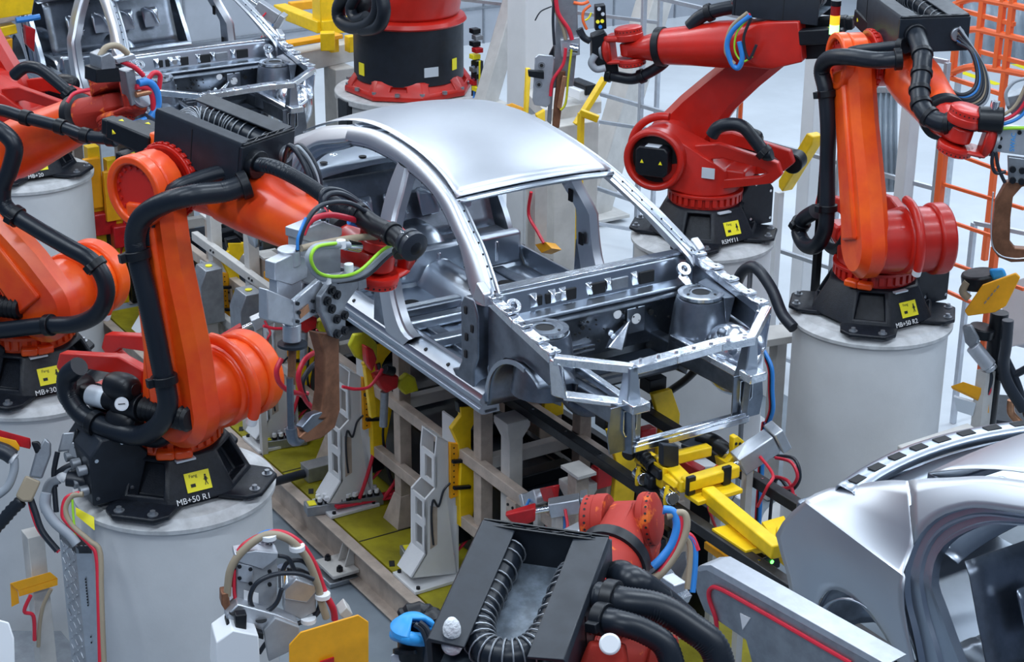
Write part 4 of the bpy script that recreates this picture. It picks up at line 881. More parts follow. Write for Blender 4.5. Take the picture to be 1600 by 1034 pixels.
        for i in range(N):
            u = i/(N-1); xb = -3.24+(.92)*u; dx = xb+2.76
            zb = 2.14+(math.sqrt(max(0, .33**2-dx*dx)) if abs(dx) < .33 else 0)
            zt = 2.81-.07*u; row = []
            for k_ in range(9):
                z = zb+(zt-zb)*k_/8; x = pol(XT, z)*(1-u)+pol(XF, z)*u
                row.append(mir(V((x, YC-(.875+.022*math.sin(PI*k_/8)), z))))
            row.append(mir(V((-3.235+.69*u, YC-.865, zt+.012)))); row.append(mir(V((-3.23+.68*u, YC-.812, 2.84+.02*u))))
            a = V((-3.22+.675*u, YC-.808, 2.845+.035*u)); g_ = GL[i]; gg = V((g_.x, YC-.665-.027*u, g_.z))
            for w in (.15, .4, .7, 1): row.append(mir(a.lerp(gg, w)+V((0, 0, .02*math.sin(PI*w)))))
            rows.append(row)
        B().grid(rows).build('quarter_panel', OUTER, e, solid=.006, ang=24)
        F1 = resample([V((x, 0, z)) for x, z in ((-1.90, 3.27), (-2.06, 3.22), (-2.3, 3.15), (-2.41, 3.09), (-2.48, 3.03), (-2.53, 2.95), (-2.545, 2.88))], 16)
        G1 = resample([V((x, 0, z)) for x, z in ((-1.90, 3.372), (-2.07, 3.34), (-2.33, 3.27), (-2.52, 3.19), (-2.71, 3.11), (-2.74, 3.09))], 16)
        rows = [[mir(SP(f_.x+(g_.x-f_.x)*w, f_.z+(g_.z-f_.z)*w, -1, -.006*math.sin(PI*w)+.035*w)) for w in (0, .25, .5, .75, 1)] for f_, g_ in zip(F1, G1)]
        B().grid(rows).build('rear_pillar', OUTER, e, solid=.006, ang=50)
        Fo = resample([V((x, 0, z)) for x, z in ((-1.88, 3.27), (-2.06, 3.215), (-2.3, 3.15), (-2.41, 3.09), (-2.48, 3.03), (-2.53, 2.95), (-2.545, 2.86), (-2.535, 2.74), (-2.51, 2.62), (-2.45, 2.5), (-2.39, 2.36), (-2.34, 2.2))], 34)
        Io = resample([V((x, 0, z)) for x, z in ((-1.88, 3.235), (-2.05, 3.165), (-2.22, 3.10), (-2.33, 3.02), (-2.405, 2.93), (-2.42, 2.84), (-2.38, 2.74), (-2.32, 2.66), (-2.24, 2.55), (-2.16, 2.45), (-2.08, 2.33), (-2.02, 2.2))], 34)
        rows = []
        for a, b_ in zip(Fo, Io):
            row = []
            for t, o in ((0, .0), (.08, .022), (.3, .026), (.36, .012), (.46, .012), (.52, .03), (.8, .034), (.86, .022), (1, .025), (1.02, .07), (0, .08)):
                p = a.lerp(b_, t); row.append(mir(SP(p.x, p.z, -1, o)))
            rows.append(row+[row[0]])
        B().grid(rows).build('rear_door_flange', STEEL, e, ang=30)
        lip = B(); arc = [mir(V((-2.76+.33*math.cos(a), YC-.885, 2.14+.33*math.sin(a)))) for a in [math.radians(q) for q in range(2, 179, 8)]]; arc2 = [p+Yv*.05 for p in arc]; lip.grid([arc, arc2]); lip.build('wheel_arch_lip', STEEL, e, solid=.008)
        # rear wheelhouse and front wheelhouse shells
        for xc, r0, r1, nm in ((-2.76, .37, .37, 'rear_wheelhouse'), (.72, .36, .36, 'front_wheelhouse')):
            rows = []
            for a in (range(-10, 191, 10) if xc < 0 else range(52, 196, 9)):
                t = math.radians(a); c, sn = math.cos(t), math.sin(t)
                rows.append([mir(V((xc+r*c, YC-y, 2.17+r*sn))) for y, r in ((.84, .37), (.80, .36), (.70, .355), (.58, .34), (.52, .30), (.50, .22), (.49, .05))])
            B().grid(rows).build(nm, STEELD, e, solid=.006, ang=50)
        # flange around the front wheelhouse
        o_ = [mir(V((.72+.385*math.cos(t), YC-.85, 2.17+.385*math.sin(t)))) for t in [math.radians(q) for q in range(78, 188, 8)]]
        i_ = [mir(V((.72+.355*math.cos(t), YC-.85, 2.17+.355*math.sin(t)))) for t in [math.radians(q) for q in range(78, 188, 8)]]
        B().ring(o_, i_, Yv*.012, closed=False).build('wheelhouse_flange', STEEL, e)
        B().prism([mir(V((x, YC-.80, z))) for x, z in ((.30, 2.80), (.30, 2.2), (.38, 2.4), (.5, 2.5), (.7, 2.55), (.86, 2.53), (1.0, 2.50), (1.06, 2.62), (.7, 2.72))], Yv*.012).build('apron_panel', STEELD, e)
        # upper fender rail, with stepped brackets
        fr = B(); P = [(.30, .79, 2.83), (.62, .79, 2.765), (1.04, .79, 2.69)]
        Q = [mir(V((x, YC-y, z))) for x, y, z in P]
        for a, b_ in zip(Q[:-1], Q[1:]): fr.bar(a, b_, .075, .06)
        fro = fr.build('fender_rail', STEELB, e, bevel=.006)
        for t in (.08, .33, .55, .8, .97):
            q = Q[0].lerp(Q[2], t)+V((0, 0, .035)); B().box(q, (.07, .085, .018)).build('rail_bracket', STEELB, fro, bevel=.004)
            B().cyl(q, q+V((0, 0, .011)), .008, n=8).build('bracket_hole', DARK, fro)
        # front down piece, bright
        B().hull([mir(V(p)) for p in ((1.04, YC-.83, 2.70), (1.04, YC-.74, 2.70), (1.12, YC-.80, 2.68), (1.02, YC-.80, 2.44), (1.10, YC-.72, 2.42), (1.14, YC-.76, 2.45), (1.0, YC-.7, 2.46))]).build('rail_end_bracket', STEELB, e, bevel=.012)
        B().bar(mir(V((1.08, YC-.74, 2.45))), mir(V((1.30, YC-.46, 2.42))), .09, .03).build('lower_link', STEELB, e, bevel=.006)
        # strut tower
        c = mir(V((.64, YC-.60, 2.71)))
        tw = B(); tw.lathe(c-V((0, 0, .42)), (0, 0, 1), [(.21, 0), (.185, .2), (.17, .33), (.155, .39), (.12, .40), (.115, .42), (.075, .425), (.055, .41), (.05, .38)], 36); two = tw.build('strut_tower', STEELD, e, ang=30)
        tt = B(); tt.cyl(c-V((0, 0, .022)), c-V((0, 0, .0)), .15, n=36, inner=.06); tt.hull([c+V((x, y, -.03)) for x, y in ((-.19, -.1), (-.19, .1), (.15, .14), (.15, -.14))]+[c+V((x, y, -.022)) for x, y in ((-.19, -.1), (-.19, .1), (.15, .14), (.15, -.14))]) if False else None
        tt.build('tower_cap', STEELB, two); B().cyl(c-V((0, 0, .015)), c+V((0, 0, -.005)), .058, n=24).build('tower_hole', DARK, two)
        for i in range(3): a = i*2.1+.5; q = c+V((math.cos(a)*.1, math.sin(a)*.1, 0)); B().cyl(q, q+V((0, 0, .006)), .010, n=8).build('stud_hole', DARK, two)
        B().hull([mir(V(p)) for p in ((.5, YC-.76, 2.74), (.8, YC-.76, 2.70), (.78, YC-.68, 2.70), (.5, YC-.68, 2.72), (.52, YC-.7, 2.45), (.8, YC-.7, 2.45))]).build('tower_web', STEELD, e, bevel=.006)
        # bright ribbed inner liner in front of tower
        if s > 0:
          dm = B(); dm.sph(mir(V((.98, YC-.62, 2.36))), .24, 24, (1, .72, 1)); dmo = dm.build('inner_liner', STEELB, e, ang=80)
          for (dx, dz) in ((.0, .2), (.12, .12), (-.1, .12), (.16, 0)): q = mir(V((.98+dx, YC-.52, 2.36+dz))); B().sph(q, .035, 12).build('liner_recess', STEELD, dmo)
        # longitudinal with open end plate
        B().bar(mir(V((.30, YC-.46, 2.30))), mir(V((1.30, YC-.46, 2.33))), .085, .13).build('longitudinal', STEELD, e, bevel=.012)
        B().bar(mir(V((.62, YC-.40, 2.43))), mir(V((1.28, YC-.42, 2.415))), .05, .05).build('upper_longitudinal', STEELB, e, bevel=.008)
        pl = [mir(V((1.32, YC-.46+y, z))) for y, z in ((-.11, 2.42), (.11, 2.42), (.11, 2.16), (-.0, 2.12), (-.11, 2.12), (-.13, 2.24))]; cc = mir(V((1.32, YC-.44, 2.31)))
        ep = B(); hole = [cc+V((0, y, z)) for y, z in ((-.045, .075), (.045, .075), (.045, -.05), (0, -.085), (-.03, -.085), (-.045, -.05))]
        ep.ring(pl, [hole[i] for i in range(6)] if s < 0 else [hole[i] for i in (1, 0, 5, 4, 3, 2)], V((.012, 0, 0))); epo = ep.build('end_plate', STEELD, e)
        B().box(cc-V((.03, 0, 0)), (.004, .085, .15)).build('crash_box_opening', DARK, epo)
        B().ring([cc+V((.008, y*1.12, z*1.08)) for y, z in ((-.045, .075), (.045, .075), (.045, -.05), (0, -.085), (-.03, -.085), (-.045, -.05))], [cc+V((.008, y, z)) for y, z in ((-.045, .075), (.045, .075), (.045, -.05), (0, -.085), (-.03, -.085), (-.045, -.05))], V((.02, 0, 0))).build('opening_rim', STEELB, epo)
        # radiator support post
        po = B(); po.hull([mir(V((1.35+x, YC-.45+y, 2.68))) for x in (-.03, .03) for y in (-.03, .03)]+[mir(V((1.34+x, YC-.44+y, 2.40))) for x in (-.06, .05) for y in (-.055, .055)]); poo = po.build('support_post', STEEL, e, bevel=.008)
        B().bar(mir(V((1.34, YC-.45, 2.42))), mir(V((1.33, YC-.43, 2.10))), .07, .05).build('lower_post', STEELD, e, bevel=.008)
        B().box(mir(V((1.40, YC-.44, 2.44))), (.12, .13, .06)).build('bumper_bracket', STEELB, e, bevel=.008)
        # link between post and fender rail
        lk = B(); lk.bar(mir(V((1.36, YC-.44, 2.68))), mir(V((1.06, YC-.80, 2.71))), .05, .018); lk.bar(mir(V((1.375, YC-.455, 2.665))), mir(V((1.08, YC-.82, 2.69))), .015, .05); lko = lk.build('upper_link', STEELB, e, bevel=.004)
        # under-floor rail
        B().bar(mir(V((-2.4, YC-.52, 2.10))), mir(V((.3, YC-.50, 2.12))), .10, .09).build('floor_rail', STEELD, e, bevel=.01)
        # rear lamp pocket
        B().hull([mir(V(p)) for p in ((-3.40, YC-.84, 2.60), (-3.44, YC-.76, 2.62), (-3.40, YC-.84, 2.40), (-3.46, YC-.78, 2.38), (-3.34, YC-.80, 2.5))]).build('lamp_pocket', STEELB, e, bevel=.006)
    # ---------------- shared cross members
    rows = []
    xs = [V((x, 0, z)) for x, z in ((-.42, 3.262), (-.60, 3.325), (-.80, 3.37), (-1.02, 3.403), (-1.31, 3.425), (-1.63, 3.43), (-1.95, 3.40), (-2.25, 3.33), (-2.5, 3.24), (-2.66, 3.16))]
    if roof:
        for p in resample(xs, 26):
            hw = ysd(p.z)-.045; rows.append([V((p.x+.09*(1-(k_/10-1)**2)*(1 if p.x > -.9 else 0)*max(0, (p.x+.9)/.48), YC+hw*(k_/10-1), p.z+.055*(1-(k_/10-1)**2)-.006)) for k_ in range(21)])
        B().grid(rows).build('roof_panel', OUTER, e, solid=.004, ang=60)
        hd = B(); hr = []
        for k_ in range(13):
            u = k_/6-1; y = YC+.62*u; x = -.42+.085*(1-u*u); z = 3.245+.055*(1-u*u); hr.append([V((x+.012, y, z)), V((x+.03, y, z-.02)), V((x-.02, y, z-.05)), V((x-.10, y, z-.03)), V((x-.08, y, z))])
        hd.grid(hr); hd.build('front_header', STEEL, e, solid=.005)
        for x in (-1.15, -1.9): B().bar(V((x, YC-.58, 3.37)), V((x, YC+.58, 3.37)), .08, .02).build('roof_bow', STEEL, e, bevel=.004)
    B().bar(V((-2.62, YC-.64, 3.13)), V((-2.62, YC+.64, 3.13)), .12, .04).build('rear_header', STEELD, e, bevel=.008)
    # cowl: bright top flange, fascia with pressed windows, lower lip
    cw = B(); cw.grid([[V((x+.03*(1-u*u), YC+.77*u, z+.015*(1-u*u))) for u in [k_/8-1 for k_ in range(17)]] for x, z in ((.15, 2.80), (.17, 2.835), (.235, 2.83), (.245, 2.815))]); cwo = cw.build('cowl_top_flange', STEELB, e, solid=.006)
    fa = B(); fa.grid([[V((x+.03*(1-u*u), YC+.76*u, z+.015*(1-u*u))) for u in [k_/8-1 for k_ in range(17)]] for x, z in ((.245, 2.815), (.25, 2.80), (.265, 2.68), (.27, 2.665), (.36, 2.655), (.375, 2.64))]); fao = fa.build('cowl_fascia', STEEL, e, solid=.005)
    def win(y, w, h, m, z=2.735, x=.285): return B().box((x+.03*(1-((y-YC)/.76)**2)-.02, y, z), (.02, w, h)).build('pressed_opening', m, fao, bevel=.006)
    for y, w, h, m in ((-.40, .05, .07, DARK), (-.33, .04, .07, DARK), (-.26, .05, .06, STEELB), (-.17, .10, .08, DARK), (.04, .13, .08, DARK), (.22, .13, .08, ALUD), (.44, .12, .085, DARK)): win(y, w, h, m)
    for y in (-.44, -.30, -.22, -.02, .13, .34): q = V((.30, y, 2.74)); B().hull([q+V(p) for p in ((-.02, -.03, .05), (-.02, .03, .05), (-.02, -.02, -.05), (-.02, .02, -.05), (.025, 0, .01), (.02, .015, -.03))]).build('clip_bracket', STEELB, fao, bevel=.004)
    for y in (-.64, .68): q = V((.36, y, 2.76)); b = B(); b.cyl(q, q+V((.02, 0, .02)), .05, n=24, inner=.022); b.hull([q+V((.0, -.04, -.04)), q+V((.0, .04, -.04)), q+V((.16, -.02, -.12)), q+V((.16, .02, -.12)), q+V((.0, 0, .02))]); b.build('wiper_mount', STEELB, e, bevel=.004)
    # firewall
    fw = B(); fw.grid([[V((x, YC+.72*u, z)) for u in [k_/6-1 for k_ in range(13)]] for x, z in ((.37, 2.645), (.385, 2.60), (.36, 2.55), (.34, 2.30), (.20, 2.17))]); fwo = fw.build('firewall', STEELD, e, solid=.006)
    for y, z, r, m in ((-.42, 2.50, .022, DARK), (-.12, 2.52, .014, DARK), (.15, 2.56, .03, WHITEP), (.30, 2.50, .036, WHITEP), (.22, 2.44, .02, DARK), (-.35, 2.42, .016, DARK), (.10, 2.44, .02, STEELB), (-.5, 2.4, .018, DARK), (.42, 2.52, .02, DARK)): B().cyl((.372, y, z), (.382, y, z), r, n=20).build('grommet_hole', m, fwo)  # white discs stand in for pale light showing through open holes
    B().box((.375, .30, 2.49), (.012, .14, .18)).build('booster_plate', STEEL, fwo, bevel=.01)
    for y, z in ((-.13, 2.38), (-.13, 2.35)): B().box((.37, y+.02, z), (.012, .18, .010)).build('pressed_bead', STEELB, fwo)
    B().box((.372, -.30, 2.50), (.012, .03, .08)).build('pressed_slot', STEEL, fwo, bevel=.005)
    B().hull([V(p) for p in ((.38, .10, 2.42), (.38, .26, 2.52), (.46, .00, 2.38), (.52, .10, 2.36), (.50, .00, 2.40), (.39, .24, 2.42))]).build('mounting_bracket', STEELB, fwo, bevel=.008)
    # tunnel mouth under the firewall
    tm = B(); tm.lathe((.05, YC+.02, 2.18), (1, 0, 0), [(.20, 0), (.21, .1), (.225, .18), (.26, .24), (.33, .30)], 24, -PI/2-.2, PI/2+.2); tm.build('tunnel_mouth', STEELD, e, solid=.006)
    # floor pan with tunnel and beads
    rows = []
    for i in range(40):
        x = .30-2.75*i/39; row = []
        for k_ in range(41):
            y = -.74+1.48*k_/40; z = 2.13+.004*math.sin(y*60)*(1 if abs(y) > .2 else 0)
            if abs(y) < .17: z += .17*(1-(abs(y)/.17)**3)
            if x > .05: z += (x-.05)*.9
            if x < -1.75: z += min(.20, (-1.75-x)*1.2)
            row.append(V((x, YC+y, z)))
        rows.append(row)
    fp = B().grid(rows).build('floor_pan', STEEL, e, solid=.004)
    for x, z in ((-.62, 2.18), (-.98, 2.18), (-1.22, 2.18)): B().bar(V((x, YC-.74, z)), V((x, YC+.74, z)), .10, .08).build('seat_crossmember', STEEL, fp, bevel=.02)
    B().box((-1.80, YC, 2.28), (.10, 1.46, .26)).build('heel_board', STEEL, e, bevel=.03)
    for y in (-.5, -.3, .3, .5, 0): B().box((-1.745, YC+y, 2.28), (.02, .03, .16)).build('pressed_bead', STEELB, fp, bevel=.008)
    for (x, y) in ((-.35, -.45), (-.35, .45), (-1.45, -.4), (-1.45, .4), (-2.0, -.35)): B().cyl((x, YC+y, 2.13 if x > -1.7 else 2.335), (x, YC+y, 2.14 if x > -1.7 else 2.345), .06, n=28).build('drain_plug', DARK, fp)
    # rear bulkhead, parcel shelf with slots
    bk = B(); bk.grid([[V((x, YC+.70*u, z)) for u in [k_/8-1 for k_ in range(17)]] for x, z in ((-2.10, 2.35), (-2.14, 2.42), (-2.22, 2.60), (-2.30, 2.80), (-2.34, 2.86))]); bko = bk.build('rear_bulkhead', STEELD, e, solid=.006)
    for y in (-.42, -.14, .14, .42):
        B().hull([V((-2.20+x, YC+y+w, 2.62+z)) for x, w, z in ((0, -.10, .12), (0, .10, .12), (.09, -.09, -.1), (.09, .09, -.1), (.05, -.08, .08), (.05, .08, .08))]).build('bulkhead_bead', STEEL, bko, bevel=.02)
        B().tube([V((-2.16, YC+y-.06, 2.74)), V((-2.12, YC+y+.02, 2.70)), V((-2.09, YC+y+.07, 2.58))], .012, n=8).build('bulkhead_swage', STEELB, bko)
    rows = []
    for x, z in ((-2.34, 2.86), (-2.5, 2.88), (-2.9, 2.88), (-3.02, 2.87)): rows.append([V((x-.12*(1-u*u), YC+.74*u, z+.015*(1-u*u))) for u in [k_/8-1 for k_ in range(17)]])
    ps = B().grid(rows).build('parcel_shelf', STEEL, e, solid=.006)
    rows = []
    for dx, dz in ((0, 0), (.0, .035), (-.02, .045), (-.10, .042), (-.125, .03), (-.13, -.01)): rows.append([V((-3.02+dx-.14*(1-u*u), YC+.76*u, 2.875+dz+.015*(1-u*u))) for u in [k_/10-1 for k_ in range(21)]])
    rf = B().grid(rows).build('rear_gutter_rail', STEEL, e, solid=.006)
    for k_ in range(9):
        u = -.86+.215*k_; B().box((-3.08-.14*(1-u*u), YC+.76*u, 2.924+.015*(1-u*u)), (.05, .09, .006), V((1, -.3*u, 0)).normalized(), V((.3*u, 1, 0)).normalized()).build('gutter_slot', DARK, rf, bevel=.002)
        if k_ % 2 == 0: B().sph((-2.80, YC+.76*u, 2.89), .035, 12, (1, 1, .4)).build('shelf_dimple', STEELB, ps)
    for k_ in range(4): B().cyl((-2.62, YC-.5+.33*k_, 2.90), (-2.62, YC-.5+.33*k_, 2.904), .03, n=16).build('speaker_hole', DARK, ps)
    B().box((-3.42, YC, 2.45), (.05, 1.5, .5)).build('rear_end_panel', STEELD, e, bevel=.02)
    B().box((-2.85, YC, 2.20), (1.1, 1.1, .03)).build('boot_floor', STEEL, e, bevel=.01)
    # radiator support: upper beam and lower beam
    ub = B(); pu = [V((1.36, YC-.44, 2.685)), V((1.36, YC-.15, 2.69)), V((1.34, YC+.2, 2.69)), V((1.35, YC+.45, 2.68))]
    for a, b_ in zip(pu[:-1], pu[1:]): ub.bar(a, b_, .085, .02); ub.bar(a+V((.04, 0, -.02)), b_+V((.04, 0, -.02)), .012, .05)
    ubo = ub.build('upper_support_beam', STEELB, e, bevel=.004)
    for i in range(7): q = V((1.35, YC-.38+.13*i, 2.70)); B().cyl(q, q+V((0, 0, .01)), .014, n=10).build('weld_nut', CHROME, ubo)
    lb = B(); lb.bar(V((1.33, YC-.42, 2.13)), V((1.33, YC+.46, 2.13)), .09, .045); lb.bar(V((1.36, YC-.40, 2.16)), V((1.36, YC+.44, 2.16)), .02, .03); lbo = lb.build('lower_support_beam', STEELB, e, bevel=.008)
    for i in range(5): B().box((1.335, YC-.33+.17*i, 2.155), (.03, .06, .006)).build('beam_slot', STEELD, lbo, bevel=.002)
    # front subframe cross tube
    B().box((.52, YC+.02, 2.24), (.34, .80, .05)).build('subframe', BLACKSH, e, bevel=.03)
    B().tube([V((.62, YC-.40, 2.26)), V((.60, YC-.1, 2.24)), V((.62, YC+.1, 2.26)), V((.60, YC+.40, 2.24))], .035, n=14).build('steering_rack', BLACKPL, e)
    rnd = random.Random(3)
    for i in range(46):
        y = rnd.uniform(-.66, .66); z = rnd.uniform(2.33, 2.60); B().cyl((.360+(z-2.3)*.06, YC+y, z), (.366+(z-2.3)*.06+.006, YC+y, z), rnd.choice((.004, .006, .008)), n=8).build('firewall_hole', DARK, fwo)
    return e
CAR = make_car('bare steel car body with a roof, in the centre on the black rails')
def car_copy(dx, dy, label, roof=True):
    c = copy_tree(CAR); c.location = (dx, YC+dy, 2.0); tag(c, label)
    if not roof:
        for ch in list(c.children):
            if ch.name.split('.')[0] in ('roof_panel', 'roof_bow', 'front_header'): bpy.data.objects.remove(ch)
    return c
def atd(px, py, dep): return CAM+ray(px, py)*(dep/FPX)
# ================================================================== robot seen from above at the bottom edge
elF = atd(893, 1050, 7.2); wrF = atd(978, 812, 8.0)
phF = math.degrees(math.atan2(wrF.y-elF.y, wrF.x-elF.x)); dF = V((math.cos(math.radians(phF)), math.sin(math.radians(phF)), 0))
bF = elF-dF*1.35
pedestal(bF.x, bF.y, 'white pedestal of the bottom centre robot', r=.578, z=1.9)
RF = robot('worn red robot seen from above at the bottom centre, black box on its forearm', bF.x, bF.y, 90, phF, elF, wrF, None, a4=-12, tool=(.5, .6, -.9), z=1.9, boxlen=(-.42, .30), boxup=.27, boxoff=.17, bw=1.25, wristpaint=REDWORN, paint=REDWORN)
e = RF['e']
R_ = RF['Q']
hoses(e, [R_(.28, -.22, .0), atd(990, 908, 7.1), atd(1035, 940, 7.2), atd(1070, 970, 7.3)], .062, rib=.06)
b = B(); b.sph(R_(.26, -.25, .02), .075, 20); b.build('ball_joint', BLACKPL, e)
hoses(e, [atd(932, 932, 6.95), atd(975, 940, 6.9), atd(1030, 950, 6.9), atd(1080, 980, 6.9), atd(1115, 1010, 6.9), atd(1130, 1060, 6.9)], .060, rib=.06, clamps=(.12,))
hoses(e, [atd(930, 965, 6.85), atd(965, 972, 6.8), atd(1005, 985, 6.8), atd(1040, 1010, 6.8), atd(1055, 1060, 6.8)], .050, rib=.06, clamps=(.12,))
for px0, py0, m_ in ((940, 928, BLUEC), (938, 921, GREYC), (940, 942, BLUEC)): B().tube([atd(px0, py0, 6.95), atd(px0+12, py0+2, 6.92), atd(px0+25, py0+4, 6.9)], .014, n=8).build('cable', m_, e)
text('KUKA', 'maker_lettering', R_(.05, -.2175, .05)-RF['l']*.0, RF['bd'], RF['bd'].cross(RF['l'])*-1 if RF['bd'].cross(RF['l']).z > 0 else RF['bd'].cross(RF['l']), .10, REDI, e)
wc = B(); q = atd(953, 1006, 6.7); wc.cyl(q, q+CAMDIR(q)*.04, .040, n=24); wc.build('white_cap', WHITEP, e, bevel=.008)
B().hull([atd(920, 1000, 6.8), atd(978, 1005, 6.8), atd(900, 1050, 6.8), atd(985, 1050, 6.8), atd(930, 1000, 7.05), atd(978, 1010, 7.05), atd(905, 1050, 7.1), atd(985, 1050, 7.1)]).build('motor_housing', REDWORN, e, bevel=.02)
rg = atd(706, 985, 6.75); b = B(); b.sph(rg, .035, 14, (1, 1, 1.6)); b.sph(rg-V((0, 0, .06)), .04, 14, (1.1, 1, 1)); cl = b.build('cloth_wrap', mat('white_rag', (.7, .72, .75), .9, bump=.6, bscale=60), e); cl['label'] = 'white rag tied around the box corner'
for m_, r, pts in ((BLUEC, .022, ((1036, 796), (1052, 800), (1058, 822), (1050, 850), (1034, 872), (1020, 885))), (REDC, .015, ((1040, 800), (1062, 806), (1062, 832), (1046, 872), (1025, 900), (1005, 908))), (BEIGEC, .020, ((1042, 806), (1068, 802), (1072, 826), (1058, 862), (1030, 898), (1005, 906)))): B().tube([atd(px, py, 7.8) for px, py in pts], r*.9, n=8, sm=8).build('cable', m_, e, ang=60)
for m_, pts in ((BEIGEC, ((1070, 834), (1078, 850), (1078, 880), (1074, 920))), (BLUEC, ((1066, 832), (1084, 845), (1086, 880), (1082, 925))), (REDC, ((1060, 830), (1080, 838), (1090, 860)))): B().tube([atd(px, py, 8.0) for px, py in pts], .014, n=8).build('cable', m_, e)
# plate gun of that robot
G = PL(atd(1230, 950, 8.1), 7)
g = empty('welding_gun', G.hit(1180, 960), 'long flat grey gun arm with a bright top edge, right of the bottom centre robot', 'welding gun')
B().prism([G.hit(px, py) for px, py in ((1082, 892), (1092, 885), (1108, 884), (1384, 1040), (1300, 1050), (1180, 1055), (1165, 1000), (1100, 955), (1088, 925))], G.n*.09).build('arm_plate', ALUD, g, bevel=.006)
B().prism([G.hit(px, py, -.002) for px, py in ((1084, 890), (1094, 883), (1110, 882), (1386, 1038), (1376, 1044), (1104, 891), (1093, 893))], G.n*.13).build('top_strip', ALU, g, bevel=.003)
B().tube([G.hit(px, py, -.006) for px, py in ((1120, 985), (1118, 965), (1108, 935), (1110, 920), (1125, 920), (1180, 950), (1250, 990), (1330, 1036))], .011, n=8).build('red_pipe', REDC, g)
B().prism([G.hit(px, py, -.004) for px, py in ((1156, 958), (1172, 966), (1160, 984))], G.n*.01).build('plate_opening', WHITEP, g)
b = B(); b.bar(atd(1036, 892, 8.3), atd(1072, 938, 8.2), .05, .05); b.build('clamp_rod', CHROME, g); B().box(atd(1052, 912, 8.2), (.10, .07, .05)).build('rod_clamp', ALU, g, bevel=.006); B().hull([atd(1050, 868, 8.9), atd(1072, 860, 8.9), atd(1064, 905, 8.7), atd(1040, 905, 8.7), atd(1074, 880, 8.6), atd(1050, 925, 8.6)]).build('gun_body', BLACKSH, g, bevel=.006)
# ================================================================== gun of the foreground robot
G = PL(RA['tool'], 113); H_ = lambda px, py, o=0: G.hit(px, py, o)
g = empty('welding_gun', H_(500, 480), 'aluminium welding gun with a brown C-shaped arm, held by the foreground robot', 'welding gun')
def blk(name, m_, pts, th=.1, o=0, par=None, bv=.006): return B().prism([H_(px, py, o) for px, py in pts], G.n*th).build(name, m_, par or g, bevel=bv)
blk('transformer', ALC, ((473, 372), (473, 440), (505, 452), (533, 436), (533, 362), (505, 352)), .10, .0)
blk('transformer_lid', ALU, ((471, 360), (471, 374), (503, 384), (535, 368), (535, 356), (505, 346)), .11, -.005)
b = B(); q = H_(505, 350, .06); b.cyl(q, q+V((0, 0, .10)), .03, n=20); b.cyl(q+V((0, 0, .03)), q+V((0, 0, .05)), .042, n=6); b.build('cable_fitting', CHROME, g)
blk('servo_body', ALU, ((430, 410), (430, 438), (456, 446), (481, 434), (481, 402), (456, 398)), .07, -.05)
blk('servo_neck', ALU, ((434, 438), (434, 466), (455, 474), (472, 462), (472, 436)), .06, -.045)
b = B(); q = H_(452, 408, 0); b.cyl(q-V((0, 0, .02)), q+V((0, 0, .07)), .058, n=32); b.build('servo_cap', ALU, g, bevel=.008)
br = blk('bracket_box', ALU, ((418, 452), (418, 500), (460, 511), (460, 470)), .06, -.12)
blk('bracket_side', ALU, ((460, 470), (460, 511), (500, 488), (512, 486), (545, 455), (545, 425), (505, 432)), .03, -.125)
blk('bracket_side', ALU, ((460, 462), (460, 500), (500, 478), (545, 445), (545, 415), (505, 424)), .03, .06)
pt = blk('bolted_plate', ALUD, ((501, 464), (513, 446), (558, 418), (560, 449), (540, 477), (541, 520), (530, 530), (519, 526), (508, 500), (501, 487)), .035, -.17)
for px, py in ((517, 453), (525, 460), (510, 470), (517, 482), (525, 498), (537, 492), (525, 521), (537, 516)):
    q = H_(px, py, -.17); b = B(); b.cyl(q, q-G.n*.015, .024, n=14); b.cyl(q-G.n*.012, q-G.n*.022, .014, n=6); b.build('bolt', BLACKPL, pt)
npx = blk('name_plate', COPPERB, ((468, 487), (482, 475), (484, 486), (470, 498)), .004, -.132, bv=0)
for px, py in ((464, 474), (464, 502), (488, 470), (488, 486), (466, 488)): q = H_(px, py, -.128); B().cyl(q, q-G.n*.01, .010, n=8).build('screw', BLACKPL, g)
cf = blk('c_arm', COPPER, ((497, 520), (530, 524), (532, 640), (524, 668), (503, 685), (478, 692), (468, 684), (488, 664), (502, 645), (507, 610), (507, 556)), .07, -.13, bv=.008)
b = B(); b.tube([H_(px, py, -.10) for px, py in ((512, 650), (495, 662), (475, 680), (463, 688), (457, 684), (455, 668))], .030, n=12, sm=4); b.tube([H_(455, 672, -.10), H_(454, 640, -.1), H_(453, 590, -.1)], .018, n=12); b.build('lower_electrode', STEELD, g)
blk('electrode_shoe', STEELD, ((489, 648), (512, 640), (516, 650), (480, 678), (472, 668)), .05, -.13)
q = H_(455, 500, -.08)
b = B(); b.cyl(H_(456, 505, -.08), H_(456, 532, -.08), .046, n=24); b.build('actuator_sleeve', ALU, g, bevel=.004)
b = B(); b.cyl(H_(457, 536, -.08), H_(457, 540, -.08), .075, n=28); b.build('splash_disc', BLACKSH, g)
b = B(); b.cyl(H_(457, 540, -.08), H_(455, 600, -.09), .020, n=14); b.build('upper_electrode', COPPER, g)
b = B(); b.cyl(H_(575, 411), H_(618, 407), .022, n=16); b.build('guide_rod', ALU, g); B().box(H_(625, 404), (.07, .10, .07)).build('rod_block', ALU, g, bevel=.006)
blk('adapter_plate', ALUD, ((558, 424), (572, 420), (574, 450), (560, 455)), .20, -.08)
